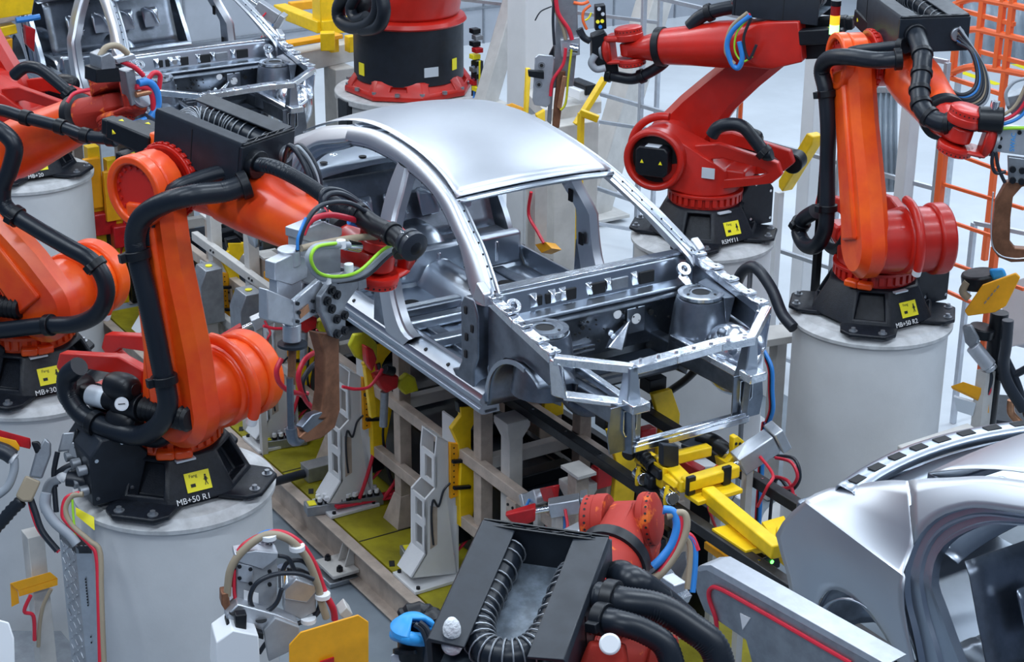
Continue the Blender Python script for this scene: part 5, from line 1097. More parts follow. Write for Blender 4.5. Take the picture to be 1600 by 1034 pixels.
for m_, r, pts, o in ((REDC, .016, ((473, 366), (485, 345), (512, 336), (545, 341), (590, 356), (624, 372)), -.02), (BLUEC, .014, ((545, 347), (580, 358), (622, 376)), .0),
    (BLACKC, .013, ((465, 392), (476, 352), (500, 322), (540, 316), (572, 332), (598, 362)), -.06), (BLACKC, .013, ((480, 380), (484, 350), (505, 330), (505, 345)), .02), (BLACKC, .016, ((505, 336), (508, 308), (530, 302), (560, 318), (590, 350), (618, 372)), .06), (BLACKC, .014, ((503, 338), (504, 300), (532, 298), (566, 320), (596, 352)), .08),
    (BEIGEC, .018, ((470, 388), (500, 381), (550, 372), (590, 370), (626, 374)), -.08), (BLUEC, .008, ((465, 390), (466, 370), (478, 340)), -.07),
    (GREYC, .019, ((622, 382), (600, 396), (568, 425), (530, 436), (500, 432), (484, 412), (484, 396), (500, 384), (545, 383)), -.20), (GREENC, .009, ((618, 380), (596, 392), (560, 424), (525, 432), (498, 426), (486, 405), (495, 386), (525, 380)), -.222), (BLACKC, .012, ((624, 385), (604, 402), (570, 432), (528, 440)), -.18)):
    B().tube([H_(px, py, o) for px, py in pts], r, n=8, sm=8).build('cable', m_, g, ang=60)
for px, py in ((533, 381), (545, 418), (510, 436)): q = H_(px, py, -.20); B().cyl(q-V((0, 0, .02)), q+V((0, 0, .02)), .024, n=10).build('cable_tie', WHITEP, g)
b = B(); b.cyl(H_(540, 382, -.1), H_(560, 386, -.1), .03, n=14); b.build('plug_connector', CHROME, g)
for k_, pts in enumerate((((505, 545), (478, 560), (466, 590), (478, 625), (500, 648)), ((505, 560), (485, 575), (472, 600), (480, 628)), ((440, 560), (432, 580), (438, 600), (456, 612), (480, 615)))): B().tube([H_(px, py, .05) for px, py in pts], .014, n=8, sm=8).build('water_hose', REDC if k_ != 1 else BLACKC, g, ang=60)
# ================================================================== gun of the robot behind the front end
G = PL(RD['tool'], 62); H_ = lambda px, py, o=0: G.hit(px, py, o)
g = empty('welding_gun', H_(890, 100), 'upright welding gun above the far roof edge, held by the red robot behind', 'welding gun')
blk('tool_changer', BLACKPL, ((925, 58), (945, 50), (952, 60), (950, 100), (935, 108), (925, 100)), .16, -.08)
b_ = blk('valve_stack', BLACKPL, ((930, 10), (946, 8), (948, 45), (930, 48)), .10, -.05)
for i, (px, py, m_) in enumerate(((936, 14, ALU), (942, 22, ALU), (934, 34, LABELY), (941, 33, LABELY), (938, 42, BLUEC))): B().cyl(H_(px, py, -.05), H_(px, py, -.075), .016, n=10).build('valve_knob', m_, b_)
blk('gun_spine', ALUD, ((872, -30), (902, -30), (903, 60), (896, 135), (862, 138), (868, 60)), .07, 0)
blk('transformer', ALU, ((876, 62), (906, 58), (906, 86), (878, 90)), .14, -.06)
sp = blk('side_plate', ALU, ((836, 90), (842, 85), (864, 87), (866, 95), (860, 162), (854, 168), (835, 164), (832, 156)), .02, -.08)
for px, py in ((846, 102), (842, 132)): q = H_(px, py, -.082); B().cyl(q, q-G.n*.006, .03, n=18).build('bolt', ALUD, sp); B().cyl(q-G.n*.006, q-G.n*.01, .016, n=6).build('bolt_head', INK, sp)
blk('limit_switch', BLACKPL, ((825, 110), (850, 112), (850, 124), (826, 120)), .05, -.14)
blk('copper_arm', COPPER, ((872, 110), (884, 112), (880, 150), (874, 200), (863, 202), (866, 160)), .04, -.05)
blk('copper_shank', COPPERB, ((879, 118), (886, 120), (877, 172), (870, 168)), .03, -.08)
blk('steel_arm', ALUD, ((862, 90), (868, 90), (861, 195), (855, 190)), .04, -.05)
blk('dark_arm', BLACKPL, ((846, 110), (866, 70), (862, 165), (850, 160)), .04, 0)
for px, py in ((882, 70), (888, 74)): pass
b = B(); b.cyl(H_(889, 74, -.04), H_(902, 77, -.04), .05, n=18); b.build('piston_end', CHROME, g)
for m_, r, pts, o in ((REDC, .018, ((868, -10), (872, 20), (888, 45), (894, 62)), -.10), (BEIGEC, .016, ((862, -10), (868, 15), (880, 45), (884, 62)), -.08), (BLACKC, .012, ((866, -10), (864, 30), (866, 70)), -.09), (REDC, .014, ((884, 75), (880, 100), (864, 125), (860, 150)), -.10), (LIME, .010, ((893, 78), (888, 120), (884, 160), (876, 172)), -.10), (ORANGEC, .012, ((923, 8), (912, 18), (911, 32), (917, 46)), -.02), (LABELY, .008, ((924, 20), (920, 28), (914, 32)), -.02), (BLACKC, .030, ((905, 45), (912, 58), (922, 64)), 0), (GREYC, .030, ((930, 86), (924, 98), (932, 108), (946, 106)), -.12), (BLACKC, .006, ((862, 10), (845, 18), (836, 32)), -.05), (ORANGEC, .014, ((896, 4), (910, 6), (920, 2)), 0)):
    B().tube([H_(px, py, o) for px, py in pts], r, n=8, sm=8).build('cable', m_, g, ang=60)
blk('hose_elbow_block', BLACKPL, ((945, 100), (965, 96), (968, 122), (948, 128)), .12, -.05)
# ================================================================== gun of the right robot
G = PL(RC['tool'], 50); H_ = lambda px, py, o=0: G.hit(px, py, o)
g = empty('welding_gun', H_(1580, 300), 'welding gun with a brown C-shaped arm at the right edge, held by the right robot', 'welding gun')
blk('gun_body', ALU, ((1546, 200), (1556, 196), (1615, 205), (1615, 245), (1546, 236)), .10, -.06)
for px, py in ((1563, 204), (1563, 216), (1562, 229), (1593, 207)): q = H_(px, py, -.062); B().cyl(q, q-G.n*.008, .014, n=12).build('bolt', BLACKPL, g)
text('SWAC', 'gun_lettering', H_(1583, 222, -.064), V((0, 0, 1)), -G.u, .045, BLUEP, g)
blk('lower_plate', ALUD, ((1575, 245), (1615, 250), (1615, 290), (1576, 284)), .05, -.06)
for px, py in ((1582, 264), (1597, 266), (1582, 281), (1596, 283)): q = H_(px, py, -.062); B().cyl(q, q-G.n*.02, .022, n=12).build('bolt', BLACKPL, g)
blk('c_arm', COPPER, ((1572, 285), (1600, 282), (1620, 290), (1597, 292), (1583, 308), (1579, 340), (1578, 378), (1586, 388), (1625, 391), (1625, 408), (1580, 410), (1560, 402), (1550, 388), (1550, 365), (1556, 315)), .07, -.05)
B().tube([H_(px, py, -.08) for px, py in ((1552, 300), (1549, 340), (1550, 380), (1562, 398), (1585, 404), (1610, 402))], .005, n=6).build('sensor_wire', ALU, g)
blk('servo_unit', ALUD, ((1572, 152), (1600, 145), (1615, 150), (1615, 178), (1582, 180), (1574, 170)), .14, -.04)
for i, (m_, pts) in enumerate(((BEIGEC, ((1548, 190), (1575, 175), (1590, 160), (1604, 130))), (REDC, ((1550, 194), (1580, 182), (1596, 168), (1612, 140))), (BLUEC, ((1552, 198), (1585, 188), (1602, 174), (1616, 150))), (GREYC, ((1575, 165), (1572, 145), (1585, 128), (1605, 122))), (GREENC, ((1550, 202), (1580, 200), (1610, 200))), (BLACKC, ((1552, 236), (1550, 255), (1556, 270), (1572, 268))), (BLACKC, ((1556, 238), (1560, 262), (1570, 285))))): B().tube([H_(px, py, -.08) for px, py in pts], .012, n=8, sm=8).build('cable', m_, g, ang=60)
b = B(); b.cyl(H_(1552, 176, -.05), H_(1556, 158, -.05), .03, n=14); b.build('hose_fitting', CHROME, g)
# ================================================================== gun at the wrist of the left edge robot
G = PL(RB['tool'], 100); H_ = lambda px, py, o=0: G.hit(px, py, o)
g = empty('welding_gun', H_(200, 130), 'grey welding gun with blue and red cables at the left edge robot wrist', 'welding gun')
blk('motor', ALUD, ((158, 88), (172, 82), (180, 92), (182, 108), (158, 110)), .14, -.1)
blk('motor_base', BLACKPL, ((150, 108), (186, 104), (190, 128), (150, 130)), .14, -.1)
blk('gun_spine', ALUD, ((196, 112), (210, 108), (220, 160), (206, 166)), .10, -.05)
blk('cross_plate', ALU, ((180, 92), (210, 84), (214, 92), (184, 100)), .06, -.08)
for m_, r, pts in ((REDC, .016, ((190, 96), (210, 105), (224, 118))), (BLUEC, .026, ((216, 130), (232, 128), (244, 142), (246, 165), (236, 182))), (REDC, .018, ((212, 136), (230, 138), (238, 152), (240, 176))), (REDC, .016, ((230, 126), (240, 114), (250, 118), (248, 140))), (BEIGEC, .02, ((156, 88), (166, 74), (184, 72), (200, 84))), (BLUEC, .02, ((228, 186), (212, 192), (190, 198))), (REDC, .012, ((228, 192), (212, 200), (190, 204))), (REDC, .012, ((105, 160), (116, 146), (140, 140))), (COPPERB, .02, ((212, 148), (225, 145), (235, 143)))): B().tube([H_(px, py, -.06) for px, py in pts], r, n=8, sm=8).build('cable' if m_ != COPPERB else 'copper_shank', m_, g, ang=60)
# ================================================================== gun in the lower left, hanging in front of the big pedestal
G = PL(atd(430, 930, 9.6), 75); H_ = lambda px, py, o=0: G.hit(px, py, o)
g = empty('welding_gun', H_(430, 960), 'welding gun under arching cables, beside the orange-yellow plate at lower left', 'welding gun')
blk('transformer', ALC, ((369, 872), (369, 944), (411, 955), (433, 940), (433, 870), (411, 886)), .09, 0)
tl = blk('transformer_lid', ALU, ((367, 866), (367, 876), (411, 890), (435, 872), (435, 864), (400, 860)), .10, -.01)
lbp = blk('label_plate', WHITEP, ((381, 922), (404, 927), (404, 952), (381, 948)), .004, -.006, bv=0)
for px, py in ((374, 884), (374, 902), (391, 888), (391, 910), (421, 892), (421, 912)): q = H_(px, py, -.002); B().cyl(q, q-G.n*.012, .011, n=8).build('screw', BLACKPL, g)
blk('access_cover', ALU, ((372, 880), (395, 885), (395, 912), (372, 907)), .01, -.008, bv=.002)
blk('second_motor', ALC, ((444, 920), (444, 955), (470, 968), (494, 955), (494, 912), (468, 905)), .07, 0)
blk('motor_flange', ALU, ((444, 922), (444, 936), (480, 942), (494, 925), (494, 915), (462, 905)), .08, -.01)
q = H_(478, 918, .08); b = B(); b.cyl(q-V((0, 0, .03)), q+V((0, 0, .07)), .062, n=32); b.build('motor_cap', CHROME, g, bevel=.008)
b = B(); q = H_(408, 868, .1); b.cyl(q, q+V((0, 0, .09)), .036, n=20); b.cyl(q+V((0, 0, .02)), q+V((0, 0, .05)), .05, n=6); b.build('cable_fitting', CHROME, g)
b = B(); q = H_(443, 905, .05); b.cyl(q-V((0, 0, .04)), q+V((0, 0, .08)), .03, n=16); b.build('hose_fitting', CHROME, g)
bb = blk('gun_plate', ALU, ((354, 962), (372, 944), (432, 960), (466, 974), (462, 990), (430, 984), (412, 990), (354, 974)), .10, -.08)
for px, py in ((367, 957), (408, 969)): q = H_(px, py, -.082); B().cyl(q+V((0, 0, .004)), q+V((0, 0, .0)), .03, n=18).build('dowel_hole', DARK, bb)
blk('black_rail', BLACKPL, ((354, 972), (412, 990), (412, 1000), (354, 982)), .08, -.12)
blk('sensor_block', BLACKPL, ((368, 962), (386, 960), (385, 990), (368, 986)), .06, -.16)
blk('white_beam', WHITEP, ((338, 1004), (364, 985), (404, 993), (408, 1060), (336, 1060)), .2, -.2)
blk('side_bracket', ALC, ((412, 985), (430, 965), (468, 980), (470, 1010), (420, 1034)), .05, -.1)
for m_, r, pts, o in ((BEIGEC, .021, ((355, 930), (360, 890), (380, 860), (415, 836), (450, 842), (478, 870), (495, 910), (502, 940), (510, 965)), 0), (REDC, .019, ((366, 915), (366, 880), (385, 850), (430, 832), (465, 846), (490, 880), (505, 920), (520, 950), (523, 968)), .03), (BLACKC, .012, ((435, 868), (450, 872), (460, 890)), 0), (BLACKC, .013, ((441, 894), (450, 878), (472, 876), (488, 892), (500, 920), (502, 945), (488, 965), (450, 980), (420, 1000), (405, 1020)), .02), (BLACKC, .012, ((450, 890), (470, 890), (490, 905), (500, 930), (495, 955), (470, 972), (440, 985)), .04), (BLACKC, .013, ((490, 905), (465, 896), (430, 897), (402, 910), (391, 932), (396, 950), (415, 955), (432, 942), (440, 920)), -.05), (REDC, .010, ((366, 890), (366, 925), (370, 945)), .0), (GREYC, .03, ((408, 858), (410, 846), (420, 840), (428, 842)), .1), (BLUEC, .008, ((380, 852), (415, 830), (450, 834), (480, 862)), .04)): B().tube([H_(px, py, o) for px, py in pts], r, n=8, sm=8).build('cable', m_, g, ang=60)
for px, py in ((420, 838), (464, 855), (504, 930), (482, 968), (440, 986)): q = H_(px, py, 0); u = V((0, 0, 1)); B().cyl(q-u*.012, q+u*.012, .042, n=12).build('cable_tie', WHITEP, g)
blk('copper_shunt', COPPER, ((346, 928), (358, 926), (360, 950), (354, 958), (346, 945)), .08, -.02)
y_ = blk('yellow_guard', YELD, ((452, 1060), (452, 1008), (470, 988), (560, 961), (576, 972), (576, 1060)), .012, -.28, bv=.003); y_['label'] = 'orange-yellow guard plate with cut corners'
blk('red_marker', REDP, ((500, 1034), (522, 1027), (522, 1045), (500, 1050)), .01, -.30, bv=0)
blk('grey_block', CREAM, ((530, 960), (542, 948), (552, 960), (540, 970)), .1, -.1)
# blue topped hose joint at the bottom
bp_ = atd(645, 1000, 8.9); g = empty('hose_joint', bp_-V((0, 0, .25)), 'blue and black hose joint left of the black robot box at the bottom', 'hose joint')
b = B(); b.lathe(bp_+V((0, 0, .08)), (0, 0, 1), [(.085, -.03), (.10, -.02), (.10, .0), (.06, .035), (.0, .04)], 28, -.5, PI*1.3); b.build('blue_cap', BLUEP, g, solid=.02)
b = B(); b.tube([atd(618, 990, 8.9), atd(640, 997, 8.8), atd(666, 1000, 8.9)], .035, n=12); b.build('blue_ring', BLUEP, g)
b = B(); b.tube([atd(632, 972, 9.1), atd(650, 962, 9.1), atd(670, 968, 9.1), atd(682, 985, 9.0)], .075, n=14, rib=.12, pitch=.03); b.build('ribbed_boot', BLACKPL, g)
b = B(); b.cyl(bp_-V((0, 0, .10)), bp_+V((0, 0, .05)), .075, n=28); b.build('swivel_body', BLACKPL, g, bevel=.01)
b = B(); b.hull([atd(px, py, 8.9) for px, py in ((610, 1024), (635, 1008), (655, 1015), (648, 1045), (612, 1040))]+[atd(px, py, 9.1) for px, py in ((612, 1024), (637, 1008), (657, 1015), (650, 1045), (614, 1040))]); b.build('aluminium_block', ALU, g, bevel=.006)
b = B(); b.cyl(atd(633, 1020, 8.85), atd(633, 1014, 8.85), .06, n=24); b.build('round_plug', BLACKPL, g)
for pts in (((648, 975), (660, 985), (668, 1010), (664, 1050)), ((655, 972), (668, 985), (674, 1015), (670, 1050))): B().tube([atd(px, py, 8.8) for px, py in pts], .014, n=8).build('cable', BLACKC, g)
B().tube([atd(680, 1034, 8.9), atd(682, 1012, 8.9), atd(690, 1006, 8.9)], .03, n=10).build('blue_hose', BLUEP, g)
# ================================================================== lower left installations
X0, Y0 = A_
e = empty('cable_duct', (X0+.25, Y0-.72, 0), 'tall grey cable duct with chequer plate flank, on the left side of the foreground pedestal', 'cable duct')
def quad(pts, dep, th=.01): return B().prism([atd(px, py, dep) for px, py in pts], CAMDIR(atd(*pts[0], dep))*-th)
pA = lambda px, py, y: at(px, py, y=y)
yq = Y0-.60; zt = at(118, 830, y=yq).z
xa, xb = at(92, 830, y=yq-.12).x, at(117, 850, y=yq).x
P0 = at(92, 830, z=1.62); P1 = at(118, 853, z=1.62); P2 = at(146, 853, z=1.62); 
b = B(); b.prism([P0, P1, P1-V((0, 0, 1.6)), P0-V((0, 0, 1.6))], (.0, .006, 0)); cp = b.build('chequer_plate', ALU, e)
vv = (P1-P0); L_ = vv.length; vn = vv.normalized()
for i in range(26):
    for j in range(3):
        q = P0+vn*(L_*(.2+.3*j))-V((0, 0, .06+.06*i))+V((.0, -.004, 0)); s_ = 1 if (i+j) % 2 else -1
        if j < 3: B().box(q, (.045, .006, .012), (vn+V((0, 0, .8*s_))).normalized(), vn.cross(V((0, 0, 1)))).build('tread', CHROME if False else ALU, cp, bevel=.002)
b = B(); b.prism([P1, P2, P2-V((0, 0, 1.6)), P1-V((0, 0, 1.6))], (-.01, .006, 0)); fp_ = b.build('duct_cover', ALU, e)
for i in range(12): q = P1.lerp(P2, .45)-V((0, 0, .22+.02*i*(1 if i < 10 else 2)))+V((.004, -.006, 0)); B().cyl(q, q+V((.004, -.004, 0)), .005, n=8).build('vent_hole', DARK, fp_)
B().prism([P0+V((0, 0, .0)), P1, P2, P2+V((-.12, .05, 0))], (0, 0, -.05)).build('duct_top', BLACKSH, e)
for i, (m_, r, pts) in enumerate(((BEIGEC, .017, ((130, 772), (112, 775), (102, 795), (112, 820), (140, 845), (156, 862), (158, 920), (160, 980), (163, 1050))), (REDC, .014, ((125, 770), (104, 778), (98, 800), (104, 815), (140, 850), (151, 870), (154, 930), (157, 1050))), (GREYC, .03, ((72, 770), (70, 790), (85, 815), (108, 835), (120, 850))), (GREENC, .007, ((113, 780), (115, 810), (118, 840)))) ):
    tag(B().tube([atd(px, py, 10.45) for px, py in pts], r, n=10, sm=8).build('power_cable', m_, None, ang=60), '%s cable running over the duct at the left pedestal' % ('beige', 'red', 'thick grey', 'thin green-yellow')[i], 'cable')
yt = B().prism([atd(px, py, 10.62) for px, py in ((118, 793), (146, 808), (147, 828), (119, 805))], (0, .004, 0)).build('warning_tape', LABELY); tag(yt, 'yellow lettered sticker on the rim of the foreground pedestal', 'sticker')
# connector cluster at the black box of the foreground robot
e = empty('connector_panel', atd(100, 740, 10.9), 'grey plug housings and hoses crowded at the black box left of the foreground robot', 'connector panel')
Hc = lambda px, py, d=10.75: atd(px, py, d)
for pts, m_, nm in ((((90, 706), (98, 676), (118, 674), (112, 704)), ALUD, 'plug_housing'), (((104, 714), (108, 690), (130, 690), (126, 718)), ALUD, 'plug_housing'), (((126, 718), (132, 690), (146, 694), (138, 724)), BLACKPL, 'plug_base'), (((112, 706), (118, 668), (124, 672), (122, 700)), BLACKPL, 'locking_lever')): B().prism([Hc(*p) for p in pts], CAMDIR(Hc(*pts[0]))*-.14).build(nm, m_, e, bevel=.01)
for px, py in ((148, 708), (153, 716), (144, 722), (139, 738), (145, 743)): q = Hc(px, py, 10.7); B().cyl(q, q+CAMDIR(q)*.012, .018, n=14).build('silver_plug', CHROME, e)
for m_, r, pts in ((BLACKC, .045, ((138, 754), (120, 750), (105, 748))), (WHITEP, .03, ((104, 748), (98, 744), (92, 748))), (GREYC, .03, ((92, 748), (78, 756), (72, 775), (72, 800))), (BLACKC, .016, ((90, 706), (86, 725), (84, 745), (88, 800))), (GREYC, .014, ((130, 724), (110, 730), (98, 742))), (BLACKC, .018, ((126, 724), (108, 728), (90, 740), (86, 760))), (CHROME, .016, ((128, 724), (140, 726), (152, 728)))): B().tube([Hc(px, py) for px, py in pts], r, n=10, sm=6).build('plug_cable', m_, e, ang=60)
# clear plastic unit hanging left
e = empty('dresser_motor', atd(55, 740, 10.6), 'grey motor unit tilted beside a red and yellow guard at the left edge', 'motor unit')
for pts, m_, nm, th in ((((45, 745), (56, 705), (70, 683), (80, 692), (80, 710), (66, 748)), ALUD, 'gear_housing', .12), (((24, 775), (40, 742), (64, 752), (50, 784), (34, 784)), BEIGEC, 'motor_can', .14), (((48, 690), (60, 688), (68, 700), (58, 715)), BLACKPL, 'coupling', .1)): B().prism([atd(px, py, 10.55) for px, py in pts], CAMDIR(atd(*pts[0], 10.5))*-th).build(nm, m_, e, bevel=.012)
B().prism([atd(px, py, 10.6) for px, py in ((-5, 672), (0, 671), (48, 684), (46, 690), (-5, 678))], (0, 0, -.05)).build('red_bar', REDP, e, bevel=.006)
B().prism([atd(px, py, 10.6) for px, py in ((-5, 680), (25, 687), (31, 696), (22, 700), (-5, 692))], (0, 0, -.03)).build('yellow_guard', YELD, e, bevel=.006)
hoses(e, [atd(34, 782, 10.6), atd(20, 795, 10.6), atd(5, 812, 10.6), atd(-10, 828, 10.6)], .04, rib=.15, pitch=.03)
for m_, r, pts in ((BLACKC, .02, ((48, 780), (55, 800), (66, 830), (90, 860))), (REDC, .013, ((46, 780), (52, 805), (64, 832), (92, 862))), (GREYC, .025, ((22, 716), (22, 735), (12, 760), (-6, 775))), (WHITEP, .035, ((14, 712), (24, 718))), (BLACKC, .05, ((-10, 700), (8, 706), (20, 714)))): B().tube([atd(px, py, 10.6) for px, py in pts], r, n=10, sm=6).build('motor_cable', m_, e, ang=60)
# yellow cover with post, low left
e = empty('sensor_post', at(60, 1034, z=.4), 'cream post carrying an orange-yellow cover, between the two left pedestals', 'post')
G = PL(atd(55, 920, 10.9), 75); H_ = lambda px, py, o=0: G.hit(px, py, o)
B().prism([H_(px, py) for px, py in ((15, 911), (78, 893), (90, 903), (28, 923))], (-.02, .01, -.02)).build('cover_top', YELD, e, bevel=.004)
B().prism([H_(px, py, .0) for px, py in ((28, 923), (90, 904), (90, 914), (30, 932))], G.n*.01).build('cover_lip', YELD, e)
B().prism([H_(px, py, .02) for px, py in ((16, 912), (28, 925), (30, 942), (18, 948))], G.n*.01).build('cover_side', YELD, e)
B().prism([H_(px, py, .15) for px, py in ((60, 915), (78, 905), (76, 930), (60, 936))], G.n*.01).build('cover_back', YELD, e)
q = H_(58, 900, .12)
B().box((q.x, q.y, q.z/2+.15), (.13, .10, q.z+.3)).build('post_tube', CREAM, e, bevel=.004)
B().box((q.x, q.y, .02), (.34, .30, .03)).build('foot_plate', ALUD, e)
for m_, pts in ((REDC, ((48, 930), (38, 955), (52, 962), (54, 1000))), (BEIGEC, ((80, 920), (68, 945), (62, 975), (60, 1010)))): B().tube([H_(px, py, -.02) for px, py in pts], .012, n=8).build('sensor_cable', m_, e)
tp = B().prism([at(px, py, z=.30) for px, py in ((-20, 985), (95, 985), (150, 1050), (-20, 1070))], (0, 0, -.28)).build('chequer_step', ALUD, bevel=.004); tag(tp, 'low chequer plate step on the floor at the lower left', 'step')
wb = B().prism([atd(px, py, 9.6) for px, py in ((-30, 990), (-8, 966), (14, 972), (22, 996), (24, 1060), (-30, 1060))], CAMDIR(atd(0, 1000, 9.6))*-.3).build('control_box', WHITEP, bevel=.008); tag(wb, 'white box with a rounded edge in the bottom left corner', 'box')
# ================================================================== big robot in the background
bx, by = -7.45, 2.88; z = 1.97
e = empty('robot_pedestal', (bx, by, 0), 'wide grey-white pedestal beneath the big robot with the black drum', 'pedestal')
b = B(); b.cyl((bx, by, 0), (bx, by, z-.07), .76, n=64); b.build('pedestal_body', PED, e)
b = B(); b.cyl((bx, by, z-.07), (bx, by, z), .80, n=64); b.build('rim_plate', PEDTOP, e, bevel=.01)
q = at(545, 178, y=by-.72); B().box((q.x+.03, q.y, q.z-.0), (.22, .18, .34)).build('black_box', BLACKSH, e, bevel=.008)
e = empty('heavy_robot', (bx, by, z), 'big red robot on a black drum base with yellow stickers, behind the centre car roof', 'robot')
b = B(); oc = [(bx+.70*math.cos(PI/8+i*PI/4+.1), by+.70*math.sin(PI/8+i*PI/4+.1)) for i in range(8)]; oi = [(bx+.60*math.cos(PI/8+i*PI/4+.1), by+.60*math.sin(PI/8+i*PI/4+.1)) for i in range(8)]
lo = [V((x, y, z+.01)) for x, y in oc]; md = [V((x, y, z+.06)) for x, y in oc]; hi = [V((x, y, z+.20)) for x, y in oi]
b.add(lo+md, [list(range(8))[::-1]]+[(i, (i+1) % 8, 8+(i+1) % 8, 8+i) for i in range(8)])
for i in range(8):
    j = (i+1) % 8; Q4 = [md[i], md[j], hi[j], hi[i]]; c_ = sum(Q4, V())/4; nn = (Q4[1]-Q4[0]).cross(Q4[3]-Q4[0]).normalized()
    inn = [c_+(p-c_)*(.62 if i % 2 else .35) for p in Q4]; dp = [p-nn*(.02 if i % 2 else .05) for p in inn]
    b.add(Q4+inn+dp, [(0, 1, 5, 4), (1, 2, 6, 5), (2, 3, 7, 6), (3, 0, 4, 7), (4, 5, 9, 8), (5, 6, 10, 9), (6, 7, 11, 10), (7, 4, 8, 11), (8, 9, 10, 11)])
b.add(hi, [list(range(8))]); b.build('base_flange', RED, e, bevel=.01)
for i in range(16): a = i*PI/8+.1; q = V((bx+.66*math.cos(a), by+.66*math.sin(a), z+.07)); B().cyl(q, q+V((0, 0, .03)), .028, n=8).build('anchor_bolt', ALUD, e)
dr = B().cyl((bx, by, z+.15), (bx, by, z+.74), .585, n=72).build('drum_cover', BLACKSH, e)
B().lathe((bx, by, z+.74), (0, 0, 1), [(.60, 0), (.62, .02), (.60, .06), (.50, .09)], 64).build('slewing_ring', RED, e)
b = B(); b.hull([V((bx+.54*math.cos(t), by+.54*math.sin(t), z+.82)) for t in [2*PI*i/32 for i in range(32)]]+[V((bx+.1+.6*math.cos(t), by+.1+.5*math.sin(t), z+1.6)) for t in [2*PI*i/24 for i in range(24)]]); b.build('rotating_column', RED, e, bevel=.03)
for (px, py, m_, w_, h_) in ((565, 108, LABELY, .10, .13), (710, 100, LABELY, .08, .12), (674, 113, LABELW, .16, .10)):
    r = ray(px, py); # hit the drum
    ox, oy = CAM.x-bx, CAM.y-by; A2 = r.x**2+r.y**2; Bq = 2*(ox*r.x+oy*r.y); Cq = ox*ox+oy*oy-.588**2; t = (-Bq-math.sqrt(Bq*Bq-4*A2*Cq))/(2*A2); q = CAM+r*t
    n = V((q.x-bx, q.y-by, 0)).normalized(); u = V((-n.y, n.x, 0)); B().box(q, (w_, h_, .006), u, V((0, 0, 1)), n).build('sticker', m_, dr)
for pts, r in ((((545, -10), (530, 10), (532, 32), (550, 42), (575, 38), (590, 20), (592, -10)), .075), (((560, -10), (548, 12), (556, 30), (572, 26)), .06), (((596, -10), (600, 20), (590, 42), (566, 46)), .07)):
    hoses(e, [at(px, py, y=by-.75) for px, py in pts], r, rib=.04, pitch=.03)
B().sph(at(567, 5, y=by-.6), .13, 16).build('accumulator', BLACKPL, e)
# terminal strip beside the big robot
e = empty('valve_terminal', at(742, 130, y=3.3), 'dark valve terminal with yellow tags and hanging cables, right of the black drum', 'valve terminal')
for i in range(10):
    py = 48+i*10; q = at(742+(i % 2)*4, py, y=3.25); B().box(q, (.09, .09, .05)).build('valve_slice', (BLACKPL, ALUD, BLACKPL, REDP, LABELY)[i % 5], e, bevel=.005)
for i in range(6): B().tube([at(738+i*3, py, y=3.3-.02*i) for py in (95, 120, 150)]+[at(732+i*4, 158, y=3.2)], .014, n=8).build('cable', (BLACKC, BLUEC, BLACKC, GREYC, LABELY, BLACKC)[i], e)
# ================================================================== beams, columns, fences behind
def beam(name, p, q, w, h, m_, label, cat_='beam', up=(0, 0, 1), bv=.006, group=None):
    b = B(); b.bar(p, q, w, h, up); o = b.build(name, m_, bevel=bv); tag(o, label, cat_, group); return o
beam('leaning_column', at(800, -90, x=-10.6), at(768, 250, x=-10.2), .55, .55, CREAM, 'cream beam leaning to the right of the big robot', 'column', (1, 0, 0)) if False else None
def lean(px0, py0, z0, px1, py1, z1, w, lab):
    q = at(px1, py1, z=z1); p = at(px0, py0, x=q.x-.3)
    e = empty('slanted_column', (q.x, q.y, q.z), lab, 'column')
    b = B(); b.bar(q, p, w, w*.8, (1, .2, 0)); b.build('column_tube', CREAM, e, bevel=.012)
    B().box((q.x, q.y, q.z+.02), (w*1.9, w*1.9, .04)).build('column_foot', CREAM, e, bevel=.004)
lean(822, -60, 4.9, 757, 165, 2.0, .20, 'thin pale beam leaning right, just right of the big robot')
lean(1040, -60, 4.8, 925, 335, .05, .34, 'cream slanted column crossing behind the gun of the red robot')
w = B().box((-16.2, 4.5, 3.5), (.1, 20, 7)).build('wall_far', mat('far_wall_panels', (.40, .43, .48), .6, 0, .1, 2)); tag(w, kind='structure')
for i in range(14): s_ = B().box((-16.14, -4+i*1.3, 3.5), (.02, .03, 7)).build('trim_%d' % (i+1), ALUD); tag(s_, kind='structure')
for i in range(6): s_ = B().box((-16.13, 4.5, .6+i*1.1), (.02, 20, .03)).build('trim_%d' % (i+20), ALUD); tag(s_, kind='structure')
# cream upright columns
def column(px0, px1, pyb, y, top, lab):
    a = at(px0, pyb, y=y); b_ = at(px1, pyb, y=y); w = abs((b_-a).dot(right)); c = (a+b_)/2; e = empty('hall_column', (c.x, c.y, 0), lab, 'column'); B().box((c.x, c.y, top/2), (w*.8, w*.8, top)).build('column_body', PED, e, bevel=.01); B().box((c.x, c.y, .02), (w*1.3, w*1.3, .04)).build('column_foot', CREAM, e)
column(1245, 1290, 250, 5.3, 5.2, 'pale column left of the right robot, behind its hoses')
column(1402, 1440, 200, 4.6, 5.4, 'pale column between the link arm and forearm of the right robot')

column(795, 862, 165, 3.2, 5.0, 'broad cream column right of the big robot, behind the upright welding gun')
